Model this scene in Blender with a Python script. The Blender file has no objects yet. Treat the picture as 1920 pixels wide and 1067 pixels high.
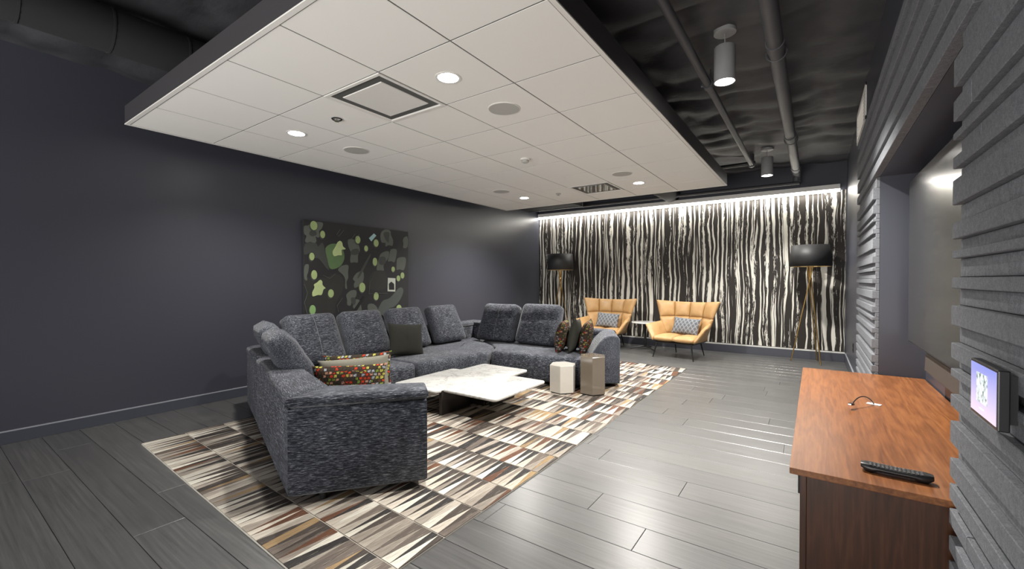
import bpy, bmesh, math, random
from math import sin, cos, pi, radians, sqrt, atan2
from mathutils import Vector, Matrix, noise
random.seed(11)
S = bpy.context.scene
COL = S.collection

# ------------------------------------------------------------------ camera
cd = bpy.data.cameras.new('camera'); cam = bpy.data.objects.new('camera', cd); COL.objects.link(cam)
CAMZ = 1.25; FPX = 808.0; YAW = radians(35.06); PITCH = radians(-0.595)
cam.location = (0, 0, CAMZ); cam.rotation_euler = (pi/2 + PITCH, 0, YAW)
cd.sensor_width = 36; cd.lens = FPX/1920*36; cd.clip_start = .02
S.camera = cam
# ------------------------------------------------------------------ world, exposure
w = bpy.data.worlds.new('world'); S.world = w; w.use_nodes = True
bg = w.node_tree.nodes['Background']; bg.inputs[0].default_value = (.96, .97, 1, 1); bg.inputs[1].default_value = .20
S.view_settings.view_transform = 'Standard'; S.view_settings.look = 'None'
S.view_settings.gamma = 1; S.view_settings.use_curve_mapping = False
S.view_settings.exposure = 1.32
# soft unseen fill light, added behind the camera to lift the room
def area(name, loc, rot, sx, sy, power, color=(1, 1, 1)):
    l = bpy.data.lights.new(name, 'AREA'); l.shape = 'RECTANGLE'; l.size = sx; l.size_y = sy; l.energy = power; l.color = color
    o = bpy.data.objects.new(name, l); COL.objects.link(o); o.location = loc; o.rotation_euler = rot; return o
area('rear_fill', (-2.2, -2.8, 1.15), (radians(100), 0, 0), 4.6, 2.0, 22, (.97, .98, 1))
# upward light added low behind the camera to brighten the ceiling
area('ceiling_fill', (-2.3, -4.2, .04), (radians(180-30), 0, 0), 5.2, 2.8, 200, (1, .97, .93))

# ------------------------------------------------------------------ node helpers
def new_mat(name):
    m = bpy.data.materials.new(name); m.use_nodes = True
    return m, m.node_tree, m.node_tree.nodes['Principled BSDF']
def nd(nt, typ, props=None, **ins):
    n = nt.nodes.new('ShaderNode' + typ)
    for k, v in (props or {}).items(): setattr(n, k, v)
    for k, v in ins.items(): setin(nt, n, k.replace('_', ' '), v)
    return n
def setin(nt, n, k, v):
    s = n.inputs[int(k[1:])] if (k[0] == 'i' and k[1:].isdigit()) else n.inputs[k]
    if isinstance(v, bpy.types.NodeSocket): nt.links.new(v, s)
    elif isinstance(v, (tuple, list)): s.default_value = tuple(v) + ((1,) if s.type == 'RGBA' and len(v) == 3 else ())
    else: s.default_value = v
def math_(nt, op, a, b=0.0, c=None, clamp=False):
    n = nt.nodes.new('ShaderNodeMath'); n.operation = op; n.use_clamp = clamp
    setin(nt, n, 'i0', a); setin(nt, n, 'i1', b)
    if c is not None: setin(nt, n, 'i2', c)
    return n.outputs[0]
def mix(nt, f, a, b, mode='MIX'):
    n = nt.nodes.new('ShaderNodeMix'); n.data_type = 'RGBA'; n.blend_type = mode
    for k, v in ((0, f), (6, a), (7, b)):
        if isinstance(v, bpy.types.NodeSocket): nt.links.new(v, n.inputs[k])
        else: n.inputs[k].default_value = v if k == 0 else (tuple(v) + (1,))[:4]
    return n.outputs[2]
def ramp(nt, fac, stops, interp='LINEAR'):
    n = nt.nodes.new('ShaderNodeValToRGB'); n.color_ramp.interpolation = interp
    e = n.color_ramp.elements
    while len(e) < len(stops): e.new(.5)
    for el, (p, c) in zip(e, stops): el.position = p; el.color = (tuple(c) + (1,))[:4] if isinstance(c, (tuple, list)) else (c, c, c, 1)
    nt.links.new(fac, n.inputs[0]); return n.outputs[0]
def coords(nt, scale=(1, 1, 1), offset=None, kind='Object'):
    tc = nt.nodes.new('ShaderNodeTexCoord'); mp = nt.nodes.new('ShaderNodeMapping')
    nt.links.new(tc.outputs[kind], mp.inputs[0]); mp.inputs['Scale'].default_value = scale
    if offset is not None: setin(nt, mp, 'Location', offset)
    return mp.outputs[0]
def noise_(nt, vec, scale=1.0, detail=2.0, rough=.5):
    return nd(nt, 'TexNoise', None, Vector=vec, Scale=scale, Detail=detail, Roughness=rough).outputs[0]
def bump(nt, b, h, strength=.3, dist=.01):
    n = nd(nt, 'Bump', None, Height=h, Strength=strength, Distance=dist); nt.links.new(n.outputs[0], b.inputs['Normal'])
def orand(nt): return nd(nt, 'ObjectInfo').outputs['Random']
def plain(name, col, rough=.5, metal=0, spec=.5, noise_amt=.08, nscale=30, bmp=0, coat=0):
    m, nt, b = new_mat(name)
    f = noise_(nt, coords(nt), nscale, 3)
    c = mix(nt, f, tuple(v*(1-noise_amt) for v in col), tuple(min(1, v*(1+noise_amt)) for v in col))
    nt.links.new(c, b.inputs['Base Color']); b.inputs['Roughness'].default_value = rough; b.inputs['Metallic'].default_value = metal
    b.inputs['Specular IOR Level'].default_value = spec; b.inputs['Coat Weight'].default_value = coat
    if bmp: bump(nt, b, f, bmp, .002)
    return m
def emit(name, col, strength, base=(.9, .9, .88)):
    m, nt, b = new_mat(name); b.inputs['Base Color'].default_value = base + (1,)
    b.inputs['Emission Color'].default_value = tuple(col) + (1,); b.inputs['Emission Strength'].default_value = strength
    return m
MAT = {}
MAT['navy'] = plain('navy_paint', (.050, .052, .067), .36, noise_amt=.05, nscale=300, bmp=.04)
MAT['navy_trim'] = plain('navy_trim_paint', (.058, .062, .080), .35, noise_amt=.04)
MAT['trim_edge'] = plain('trim_top_edge', (.30, .31, .34), .4, noise_amt=.03)
MAT['white_line'] = plain('white_reveal', (.75, .74, .70), .5, noise_amt=.03)
MAT['deck'] = None
MAT['fascia'] = plain('cloud_fascia', (.045, .043, .046), .5, noise_amt=.05)
MAT['tile'] = plain('ceiling_tile_white', (.87, .85, .81), .85, spec=.2, noise_amt=.02, nscale=160, bmp=.06)
MAT['white_metal'] = plain('white_enamel', (.80, .78, .74), .4, noise_amt=.02)
MAT['grille'] = plain('speaker_grille', (.47, .46, .43), .7, noise_amt=.12, nscale=500)
MAT['black'] = plain('black_metal', (.012, .012, .013), .35, noise_amt=.1)
MAT['dark_void'] = plain('dark_void', (.015, .015, .016), .9, noise_amt=.1)
MAT['grid'] = plain('ceiling_grid_metal', (.09, .09, .085), .7, noise_amt=.1)
MAT['chrome'] = plain('chrome', (.75, .75, .75), .18, 1, noise_amt=.03)
MAT['mirror_panel'] = plain('glossy_panel', (.70, .68, .64), .07, .75, noise_amt=.03)
MAT['pipe'] = plain('painted_pipe', (.075, .075, .082), .45, noise_amt=.12, nscale=12)
MAT['pendant'] = plain('pendant_grey', (.30, .30, .30), .5, noise_amt=.05)
MAT['brass'] = plain('brass', (.48, .30, .10), .28, 1, noise_amt=.12, nscale=8)
MAT['shade'] = plain('black_shade', (.018, .018, .019), .55, noise_amt=.08, nscale=200, bmp=.05)
MAT['gold_lining'] = plain('gold_lining', (.55, .40, .18), .4, .6, noise_amt=.06)
MAT['hex_cream'] = plain('cream_lacquer', (.52, .49, .44), .14, noise_amt=.03, coat=.5)
MAT['hex_taupe'] = plain('taupe_lacquer', (.155, .128, .100), .12, noise_amt=.04, coat=.6)
MAT['tv'] = plain('tv_glass', (.020, .020, .019), .19, noise_amt=.03, spec=.9)
MAT['plastic'] = plain('black_plastic', (.014, .014, .015), .35, noise_amt=.06)
MAT['rubber'] = plain('button_grey', (.13, .13, .13), .5, noise_amt=.1)
MAT['white_plastic'] = plain('white_plastic', (.8, .8, .8), .4, noise_amt=.02)
MAT['soundbar'] = plain('soundbar_cloth', (.045, .038, .032), .6, noise_amt=.25, nscale=400)
MAT['glow'] = emit('lamp_lens', (1, .97, .90), 22)
MAT['cove_glow'] = emit('led_diffuser', (1, .96, .88), 6)

def deck_mat():
    m, nt, b = new_mat('black_insulation_film')
    c = coords(nt); n1 = noise_(nt, c, 3.5, 6, .6); n2 = noise_(nt, coords(nt, (4, 14, 1)), 3, 5, .65)
    nt.links.new(ramp(nt, n1, [(.3, (.030, .030, .034)), (.7, (.055, .055, .061))]), b.inputs['Base Color'])
    b.inputs['Roughness'].default_value = .58
    bump(nt, b, math_(nt, 'ADD', n1, math_(nt, 'MULTIPLY', n2, .3)), .18, .03); return m
MAT['deck'] = deck_mat()

def floor_mat():
    m, nt, b = new_mat('charcoal_wood_plank')
    r = orand(nt); off = nd(nt, 'CombineXYZ', None, X=math_(nt, 'MULTIPLY', r, 37.), Y=math_(nt, 'MULTIPLY', r, 91.), Z=r).outputs[0]
    g = noise_(nt, coords(nt, (1.3, 46, 1), off), 1.6, 6, .65)
    g2 = noise_(nt, coords(nt, (3.0, 190, 1), off), 1.2, 3, .6)
    bl = noise_(nt, coords(nt, (1.2, 2.4, 1), off), 1.7, 4, .6)
    base = ramp(nt, g, [(.25, (.060, .060, .059)), (.55, (.103, .102, .100)), (.8, (.155, .153, .149))])
    base = mix(nt, math_(nt, 'MULTIPLY', ramp(nt, bl, [(.55, 0.), (.8, 1.)]), .45), base, (.13, .132, .132))
    base = mix(nt, math_(nt, 'MULTIPLY_ADD', r, .35, 0), base, (.055, .055, .058))
    nt.links.new(base, b.inputs['Base Color'])
    nt.links.new(math_(nt, 'MULTIPLY_ADD', g, .14, .25), b.inputs['Roughness'])
    b.inputs['Specular IOR Level'].default_value = .85
    bump(nt, b, math_(nt, 'ADD', g, math_(nt, 'MULTIPLY', g2, .8)), .05, .004); return m
MAT['plank'] = floor_mat()

def felt_mat():
    m, nt, b = new_mat('charcoal_acoustic_felt')
    r = orand(nt)
    n1 = noise_(nt, coords(nt), 420, 2); n2 = noise_(nt, coords(nt), 55, 3); n3 = noise_(nt, coords(nt), 160, 2)
    f = math_(nt, 'ADD', math_(nt, 'MULTIPLY', n1, .5), math_(nt, 'ADD', math_(nt, 'MULTIPLY', n2, .25), math_(nt, 'MULTIPLY', n3, .25)))
    c = ramp(nt, f, [(.32, (.095, .099, .110)), (.5, (.170, .177, .192)), (.68, (.26, .268, .285))])
    nt.links.new(mix(nt, math_(nt, 'MULTIPLY', r, .22), c, (.125, .128, .136)), b.inputs['Base Color'])
    b.inputs['Roughness'].default_value = .95; b.inputs['Specular IOR Level'].default_value = .1
    bump(nt, b, n1, .35, .002); return m
MAT['felt'] = felt_mat()

def stripe_mat():
    m, nt, b = new_mat('brush_stroke_wallpaper')
    tc = nt.nodes.new('ShaderNodeTexCoord'); sx = nd(nt, 'SeparateXYZ', None, Vector=tc.outputs['Object'])
    x, z = sx.outputs[0], sx.outputs[2]
    def v2(xs, zs, ox=0., xx=x):
        return nd(nt, 'CombineXYZ', None, X=math_(nt, 'MULTIPLY_ADD', xx, xs, ox), Y=math_(nt, 'MULTIPLY', z, zs), Z=ox).outputs[0]
    wob = noise_(nt, v2(2.6, 1.0), 1, 2, .5); wob2 = noise_(nt, v2(9., 4.5, 5.), 1, 2, .5)
    spc = noise_(nt, nd(nt, 'CombineXYZ', None, X=math_(nt, 'MULTIPLY', x, 2.7), Y=9.).outputs[0], 1, 1, .5)
    xw = math_(nt, 'ADD', x, math_(nt, 'ADD', math_(nt, 'MULTIPLY', math_(nt, 'SUBTRACT', wob, .5), .13), math_(nt, 'MULTIPLY', math_(nt, 'SUBTRACT', wob2, .5), .018)))
    xw = math_(nt, 'ADD', xw, math_(nt, 'MULTIPLY', spc, .16))
    fine = noise_(nt, v2(85., 7., 3., xw), 1, 5, .75); msk = noise_(nt, v2(10., .8, 61., xw), 1, 2, .5)
    dryz = ramp(nt, msk, [(.52, 0.), (.58, 1.)])
    def strokes(freq, seed, zs, lo, hi, wmax, rough):
        ph = math_(nt, 'MULTIPLY_ADD', xw, freq, 100.+seed)
        cid = math_(nt, 'FLOOR', ph); fr = math_(nt, 'ABSOLUTE', math_(nt, 'SUBTRACT', math_(nt, 'FRACT', ph), .5))
        wn = noise_(nt, nd(nt, 'CombineXYZ', None, X=math_(nt, 'MULTIPLY', cid, 13.37), Y=math_(nt, 'MULTIPLY', z, zs), Z=seed).outputs[0], 1, 2., .5)
        wd = nd(nt, 'MapRange', {'clamp': False}, Value=wn, i1=lo, i2=hi, i3=.0, i4=wmax).outputs[0]
        wd = math_(nt, 'MINIMUM', wd, wmax)
        rag = math_(nt, 'MULTIPLY', math_(nt, 'SUBTRACT', fine, .53), math_(nt, 'MULTIPLY_ADD', dryz, rough, .10))
        return ramp(nt, math_(nt, 'SUBTRACT', math_(nt, 'ADD', wd, rag), fr), [(.0, 0.), (.03, 1.)])
    f = math_(nt, 'MAXIMUM', strokes(11.5, 3., .55, .38, .64, .30, 1.7), strokes(19.0, 17., .75, .48, .68, .27, 2.2))
    scr = math_(nt, 'MULTIPLY', ramp(nt, noise_(nt, v2(60., 6., 77., xw), 1, 4, .7), [(.60, 0.), (.63, 1.)]), ramp(nt, msk, [(.50, 0.), (.54, 1.)]))
    f = math_(nt, 'SUBTRACT', f, scr, clamp=True)
    nt.links.new(mix(nt, f, (.036, .031, .027), (.80, .78, .70)), b.inputs['Base Color'])
    b.inputs['Roughness'].default_value = .6; b.inputs['Specular IOR Level'].default_value = .25; return m
MAT['stripes'] = stripe_mat()

def fabric_mat(name, lo, mid, hi, sx=7, s=150):
    m, nt, b = new_mat(name)
    r = orand(nt); off = nd(nt, 'CombineXYZ', None, X=math_(nt, 'MULTIPLY', r, 13.), Y=r, Z=r).outputs[0]
    n1 = noise_(nt, coords(nt, (sx, s, s), off), 1, 3, .6); n2 = noise_(nt, coords(nt, (sx*3, s*2.2, s*2.2), off), 1, 2, .6); n3 = noise_(nt, coords(nt), 7, 3)
    f = math_(nt, 'ADD', math_(nt, 'MULTIPLY', n1, .50), math_(nt, 'ADD', math_(nt, 'MULTIPLY', n2, .42), math_(nt, 'MULTIPLY', n3, .08)))
    nt.links.new(ramp(nt, f, [(.40, lo), (.50, mid), (.565, tuple(v*3.2 for v in mid)), (.65, hi)]), b.inputs['Base Color'])
    b.inputs['Roughness'].default_value = .95; b.inputs['Specular IOR Level'].default_value = .12; b.inputs['Sheen Weight'].default_value = .15
    bump(nt, b, f, .45, .004); return m
MAT['sofa'] = fabric_mat('slub_weave_charcoal', (.008, .009, .014), (.035, .038, .047), (.42, .43, .455), 18, 250)
MAT['olive'] = plain('dark_olive_velvet', (.027, .027, .022), .9, spec=.15, noise_amt=.18, nscale=120, bmp=.2)
MAT['sage'] = plain('sage_grey_velvet', (.19, .182, .148), .9, spec=.15, noise_amt=.16, nscale=140, bmp=.2)

def tweed_mat(dim=1.0):
    m, nt, b = new_mat('confetti_tweed' if dim == 1 else 'shaded_confetti_tweed')
    tc = nt.nodes.new('ShaderNodeTexCoord'); sx = nd(nt, 'SeparateXYZ', None, Vector=tc.outputs['Object'])
    wn = noise_(nt, tc.outputs['Object'], 60, 3)
    jit = math_(nt, 'MULTIPLY', math_(nt, 'SUBTRACT', wn, .5), .016)
    px = math_(nt, 'MULTIPLY', math_(nt, 'ADD', sx.outputs[0], jit), 36.); pz = math_(nt, 'MULTIPLY', math_(nt, 'ADD', sx.outputs[2], jit), 42.)
    row = math_(nt, 'FLOOR', pz); px = math_(nt, 'ADD', px, math_(nt, 'MULTIPLY', row, .5))
    cell = nd(nt, 'CombineXYZ', None, X=math_(nt, 'FLOOR', px), Y=row, Z=math_(nt, 'FLOOR', math_(nt, 'MULTIPLY', sx.outputs[1], 20.))).outputs[0]
    wh = nd(nt, 'TexWhiteNoise', None, Vector=cell).outputs[0]
    c = ramp(nt, wh, [(0, (.05, .04, .03)), (.24, (.62, .055, .02)), (.42, (.55, .50, .10)), (.55, (.42, .44, .48)), (.68, (.60, .32, .22)), (.80, (.22, .30, .05)), (.92, (.10, .05, .03))], 'CONSTANT')
    fx = math_(nt, 'ABSOLUTE', math_(nt, 'SUBTRACT', math_(nt, 'FRACT', px), .5)); fz = math_(nt, 'ABSOLUTE', math_(nt, 'SUBTRACT', math_(nt, 'FRACT', pz), .5))
    edge = ramp(nt, math_(nt, 'MAXIMUM', fx, fz), [(.26, 0.), (.44, 1.)])
    fz2 = noise_(nt, tc.outputs['Object'], 170, 3)
    c = mix(nt, edge, c, (.035, .028, .02)); c = mix(nt, ramp(nt, fz2, [(.46, 0.), (.62, .9)]), c, (.03, .024, .018))
    c = mix(nt, 1-dim, c, (.018, .014, .012))
    nt.links.new(c, b.inputs['Base Color']); b.inputs['Roughness'].default_value = .95; b.inputs['Specular IOR Level'].default_value = .1
    bump(nt, b, fz2, .8, .006); return m
MAT['tweed'] = tweed_mat(); MAT['tweed_shaded'] = tweed_mat(.38)  # second copy is the same tweed with shadow mixed into its colour

def lattice_mat():
    m, nt, b = new_mat('diamond_lattice_fabric')
    tc = nt.nodes.new('ShaderNodeTexCoord'); sx = nd(nt, 'SeparateXYZ', None, Vector=tc.outputs['Object'])
    px = math_(nt, 'MULTIPLY', sx.outputs[0], 15.); pz = math_(nt, 'MULTIPLY', sx.outputs[2], 11.)
    u = math_(nt, 'ABSOLUTE', math_(nt, 'SUBTRACT', math_(nt, 'FRACT', math_(nt, 'ADD', px, pz)), .5))
    v = math_(nt, 'ABSOLUTE', math_(nt, 'SUBTRACT', math_(nt, 'FRACT', math_(nt, 'SUBTRACT', px, pz)), .5))
    mx = math_(nt, 'MAXIMUM', u, v)
    l1 = ramp(nt, mx, [(.445, 0.), (.46, 1.)]); l2 = math_(nt, 'MULTIPLY', ramp(nt, mx, [(.29, 0.), (.30, 1.)]), ramp(nt, mx, [(.325, 1.), (.335, 0.)]))
    f = math_(nt, 'MAXIMUM', l1, math_(nt, 'MULTIPLY', l2, .7))
    nt.links.new(mix(nt, f, (.095, .103, .118), (.36, .38, .40)), b.inputs['Base Color']); b.inputs['Roughness'].default_value = .9
    return m
MAT['lattice'] = lattice_mat()

def leather_mat():
    m, nt, b = new_mat('caramel_leather')
    n = noise_(nt, coords(nt), 9, 4); n2 = nd(nt, 'TexVoronoi', None, Vector=coords(nt), Scale=260.).outputs[0]
    nt.links.new(ramp(nt, n, [(.3, (.43, .25, .100)), (.7, (.51, .315, .140))]), b.inputs['Base Color'])
    b.inputs['Roughness'].default_value = .42; bump(nt, b, n2, .12, .001); return m
MAT['leather'] = leather_mat()

def marble_mat():
    m, nt, b = new_mat('white_marble')
    c = coords(nt); w1 = noise_(nt, c, 2.2, 5, .6)
    vec = nd(nt, 'VectorMath', {'operation': 'ADD'}, i0=c, i1=nd(nt, 'CombineXYZ', None, X=math_(nt, 'MULTIPLY', w1, .9), Y=math_(nt, 'MULTIPLY', w1, .5)).outputs[0]).outputs[0]
    v1 = noise_(nt, vec, 2.6, 6, .6); vein = math_(nt, 'ABSOLUTE', math_(nt, 'SUBTRACT', v1, .5))
    v2_ = noise_(nt, vec, 1.2, 4, .6); vein2 = math_(nt, 'ABSOLUTE', math_(nt, 'SUBTRACT', v2_, .52))
    base = mix(nt, ramp(nt, w1, [(.3, 0.), (.75, 1.)]), (.60, .59, .565), (.52, .515, .495))
    base = mix(nt, ramp(nt, vein, [(0., .55), (.013, 0.)]), base, (.22, .22, .22))
    base = mix(nt, ramp(nt, vein2, [(0., .6), (.008, 0.)]), base, (.26, .25, .23))
    nt.links.new(base, b.inputs['Base Color']); b.inputs['Roughness'].default_value = .22; return m
MAT['marble'] = marble_mat()

def walnut_mat(name, lo, mid, hi, rough, axis):
    m, nt, b = new_mat(name)
    sc = {'y': (9, .8, 9), 'z': (9, 9, .8)}[axis]; sc2 = {'y': (120, 4, 120), 'z': (120, 120, 4)}[axis]
    wv = noise_(nt, coords(nt, sc), 1, 5, .55)
    ring = nd(nt, 'MapRange', None, i0=math_(nt, 'PINGPONG', math_(nt, 'MULTIPLY', wv, 9.), .5), i1=0., i2=.5, i3=0., i4=1.).outputs[0]; g = noise_(nt, coords(nt, sc2), 1, 3, .6)
    f = math_(nt, 'ADD', math_(nt, 'MULTIPLY', ring, .22), math_(nt, 'ADD', math_(nt, 'MULTIPLY', g, .50), math_(nt, 'MULTIPLY', wv, .28)))
    nt.links.new(ramp(nt, f, [(.25, lo), (.5, mid), (.75, hi)]), b.inputs['Base Color'])
    b.inputs['Roughness'].default_value = rough; b.inputs['Coat Weight'].default_value = .15; b.inputs['Coat Roughness'].default_value = .25
    bump(nt, b, g, .08, .002); return m
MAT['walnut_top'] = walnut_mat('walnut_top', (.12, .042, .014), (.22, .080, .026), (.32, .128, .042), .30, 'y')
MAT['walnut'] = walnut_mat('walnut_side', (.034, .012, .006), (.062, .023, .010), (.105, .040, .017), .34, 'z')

def hide_mat():
    m, nt, b = new_mat('cowhide_patch')
    col = nd(nt, 'Attribute', {'attribute_name': 'tint'}).outputs[0]
    c = coords(nt); n = noise_(nt, c, 70, 4, .7); n2 = noise_(nt, c, 24, 3, .6); h = noise_(nt, coords(nt, (150, 11, 60)), 1, 4, .7)
    k = mix(nt, ramp(nt, h, [(.34, .5), (.52, 0.)]), col, (.045, .036, .028))
    k = mix(nt, ramp(nt, h, [(.58, 0.), (.74, .35)]), k, (.55, .50, .42))
    k = mix(nt, ramp(nt, n2, [(.66, 0.), (.72, .7)]), k, mix(nt, n, (.05, .04, .03), (.55, .48, .38)))
    nt.links.new(k, b.inputs['Base Color']); b.inputs['Roughness'].default_value = .7; b.inputs['Specular IOR Level'].default_value = .3
    bump(nt, b, h, .3, .002); return m
MAT['hide'] = hide_mat()

# ------------------------------------------------------------------ mesh helpers
def box(bm, x0, x1, y0, y1, z0, z1):
    v = [bm.verts.new(p) for p in ((x0,y0,z0),(x1,y0,z0),(x1,y1,z0),(x0,y1,z0),(x0,y0,z1),(x1,y0,z1),(x1,y1,z1),(x0,y1,z1))]
    for f in ((3,2,1,0),(4,5,6,7),(0,1,5,4),(1,2,6,5),(2,3,7,6),(3,0,4,7)): bm.faces.new([v[i] for i in f])
    return v
def area2(p): return sum(p[i][0]*p[(i+1)%len(p)][1]-p[(i+1)%len(p)][0]*p[i][1] for i in range(len(p)))/2
def rings(bm, rs, cap0=True, cap1=True):
    vs = [[bm.verts.new(p) for p in r] for r in rs]; n = len(rs[0])
    for a, c in zip(vs, vs[1:]):
        for i in range(n): bm.faces.new((a[i], a[(i+1)%n], c[(i+1)%n], c[i]))
    if cap0: bm.faces.new(vs[0][::-1])
    if cap1: bm.faces.new(vs[-1])
    return vs
def prism(bm, pts, z0, z1):
    if area2(pts) < 0: pts = pts[::-1]
    return rings(bm, [[(x, y, z) for x, y in pts] for z in (z0, z1)])
def ringlathe(bm, prof, seg=40):
    vs = [[bm.verts.new((r*cos(2*pi*i/seg), r*sin(2*pi*i/seg), z)) for i in range(seg)] for r, z in prof]
    for a, c in zip(vs, vs[1:]+vs[:1]):
        for i in range(seg): bm.faces.new((a[i], a[(i+1)%seg], c[(i+1)%seg], c[i]))
def lathe(bm, prof, seg=32, c=(0, 0)):
    rs = [[(c[0]+r*cos(2*pi*i/seg), c[1]+r*sin(2*pi*i/seg), z) for i in range(seg)] for r, z in prof]
    return rings(bm, rs)
def tube(bm, pts, r, seg=10, r1=None):
    pts = [Vector(p) for p in pts]; rs = []; up = Vector((0, 0, 1))
    n = len(pts)
    for i, p in enumerate(pts):
        d = (pts[min(i+1, n-1)]-pts[max(i-1, 0)]).normalized()
        a = d.cross(up); a = Vector((1, 0, 0)) if a.length < 1e-3 else a.normalized(); b_ = a.cross(d)
        rr = r if r1 is None else r+(r1-r)*i/(n-1)
        rs.append([tuple(p+a*cos(2*pi*k/seg)*rr+b_*sin(2*pi*k/seg)*rr) for k in range(seg)])
    return rings(bm, rs)
def round_poly(p, r, n=4):
    if area2(p) < 0: p = p[::-1]
    out = []
    for i in range(len(p)):
        a, b_, c = Vector(p[i-1]), Vector(p[i]), Vector(p[(i+1) % len(p)])
        d1 = (a-b_); d2 = (c-b_); rr = min(r, d1.length*.45, d2.length*.45)
        q0 = b_+d1.normalized()*rr; q1 = b_+d2.normalized()*rr
        for k in range(n+1):
            t = k/n; out.append(tuple(q0*(1-t)**2+b_*2*t*(1-t)+q1*t*t))
    return out
def inset(p, d):
    n = len(p); out = []
    for i in range(n):
        a, b_, c = Vector(p[i-1]), Vector(p[i]), Vector(p[(i+1) % n])
        e1 = (b_-a).normalized(); e2 = (c-b_).normalized()
        n1 = Vector((-e1.y, e1.x)); n2 = Vector((-e2.y, e2.x)); m_ = (n1+n2)
        m_ = m_/max(.35, m_.dot(n1)) if m_.length > 1e-6 else n1
        out.append(tuple(b_+m_*d))
    return out
def puffy(bm, poly, z0, z1, r=.04, rc=.05, puff=.012, undercut=.015):
    p = round_poly(poly, rc, 5) if rc >= r else ([tuple(q) for q in poly] if area2(poly) > 0 else [tuple(q) for q in poly][::-1])
    cx = sum(q[0] for q in p)/len(p); cy = sum(q[1] for q in p)/len(p)
    def sc(q, k): return [(cx+(x-cx)*k, cy+(y-cy)*k) for x, y in q]
    lay = [(inset(p, undercut), z0), (p, z0+undercut), (p, z1-r), (inset(p, r*.13), z1-r*.5), (inset(p, r*.5), z1-r*.13), (inset(p, r), z1)]
    pi_ = inset(p, r)
    lay += [(sc(pi_, .75), z1+puff*.7), (sc(pi_, .4), z1+puff), (sc(pi_, .1), z1+puff)]
    rings(bm, [[(x, y, z) for x, y in l] for l, z in lay])
def mk(name, bm, mat, parent=None, loc=(0, 0, 0), rot=(0, 0, 0), smooth=False, bevel=0, world=False, seg=2, angle=40):
    bmesh.ops.recalc_face_normals(bm, faces=bm.faces)
    me = bpy.data.meshes.new(name); bm.to_mesh(me); bm.free()
    if mat is not None: me.materials.append(MAT[mat] if isinstance(mat, str) else mat)
    if smooth:
        for p in me.polygons: p.use_smooth = True
        if smooth != 'all': me.set_sharp_from_angle(angle=radians(angle))
    o = bpy.data.objects.new(name, me); COL.objects.link(o); o.location = loc; o.rotation_euler = rot
    if bevel:
        b_ = o.modifiers.new('bevel', 'BEVEL'); b_.width = bevel; b_.segments = seg; b_.limit_method = 'ANGLE'
    if parent is not None:
        o.parent = parent
        if world: o.matrix_parent_inverse = parent_matrix(parent).inverted()
    return o
def parent_matrix(p):
    m = Matrix.LocRotScale(p.location, p.rotation_euler, p.scale)
    return m if p.parent is None else parent_matrix(p.parent) @ p.matrix_parent_inverse @ m
def B(): return bmesh.new()
def tag(o, label, cat=None, group=None):
    o['label'] = label
    if cat: o['category'] = cat
    if group: o['group'] = group
    return o
def struct(o, label=None):
    o['kind'] = 'structure'
    if label: o['label'] = label
    return o
def thing(name, label, cat, loc=(0, 0, 0), rz=0, group=None):
    o = bpy.data.objects.new(name, None); COL.objects.link(o); o.location = loc; o.rotation_euler = (0, 0, rz); o.empty_display_size = .1
    return tag(o, label, cat, group)
def copy_tree(o, parent=None):
    c = o.copy(); COL.objects.link(c); c.parent = parent
    for ch in [x for x in o.children]: copy_tree(ch, c)
    return c
# ================================================================== STRUCTURE
XL, YB, XR, ZC = -5.04, 8.25, .396, 3.07
YN = -2.6                       # open side of the floor plan, behind the camera
b = B(); box(b, XL, .8, YN, YB+.1, -.08, -.006); floor = struct(mk('floor', b, 'plank'), 'dark charcoal wood plank floor')
ENDS = {1: -2.705, 2: -3.15, 6: -1.40, 8: -1.006, 10: -.637, 11: -1.225}
for k in range(-4, 37):
    y0 = .43+.215*k; y1 = min(y0+.215, YB); L = 1.83
    e = ENDS.get(k, XL+random.uniform(.2, L))
    while e > XL+.02: e -= L
    xs = []
    while e < XR: xs.append((max(e, XL), min(e+L, XR))); e += L
    for a, c in xs:
        if c-a < .05 or y1-y0 < .02: continue
        h = (c-a)/2; d = (y1-y0)/2; g = .0011; t = .0026
        b = B(); rings(b, [[(-h+g+q, -d+g+q, z), (h-g-q, -d+g+q, z), (h-g-q, d-g-q, z), (-h+g+q, d-g-q, z)] for q, z in ((0, -.006), (0, -.0012), (.0014, 0))])
        mk('plank', b, 'plank', floor, ((a+c)/2, (y0+y1)/2, 0))
# walls
b = B(); box(b, XL-.12, XL, YN, YB+.12, 0, ZC+.12); struct(mk('wall_left', b, 'navy'), 'dark navy painted wall behind the sofa')
b = B(); box(b, XL, .8, YB, YB+.12, 0, ZC+.12); wb = struct(mk('wall_back', b, 'navy'), 'back wall with striped wallpaper')
b = B(); box(b, XL+.001, XR-.012, YB-.004, YB, .16, 2.62); mk('wallpaper', b, 'stripes', wb)
b = B()
XS = .372; YA0, YA1, ZA, YF = 1.79, 3.94, 1.97, 5.30; XA = .612
box(b, XS, .86, YN, YA0, 0, ZC+.12); box(b, XS, .86, YA0, YA1, ZA, ZC+.12); box(b, XS, .86, YA1, YF, 0, ZC+.12)
box(b, XR, .86, YF, YB, 0, ZC+.12); box(b, XA, .86, YA0, YA1, 0, ZA)
wr = struct(mk('wall_right', b, 'navy'), 'right wall clad in felt planks around the television alcove')
b = B(); box(b, XL-.12, .86, YN-.12, YN, 2.25, ZC+.2); struct(mk('rear_shade_panel', b, 'navy'), 'unseen panel added behind the camera to shade the deck')  # added out of view to keep rear light off the deck
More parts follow.
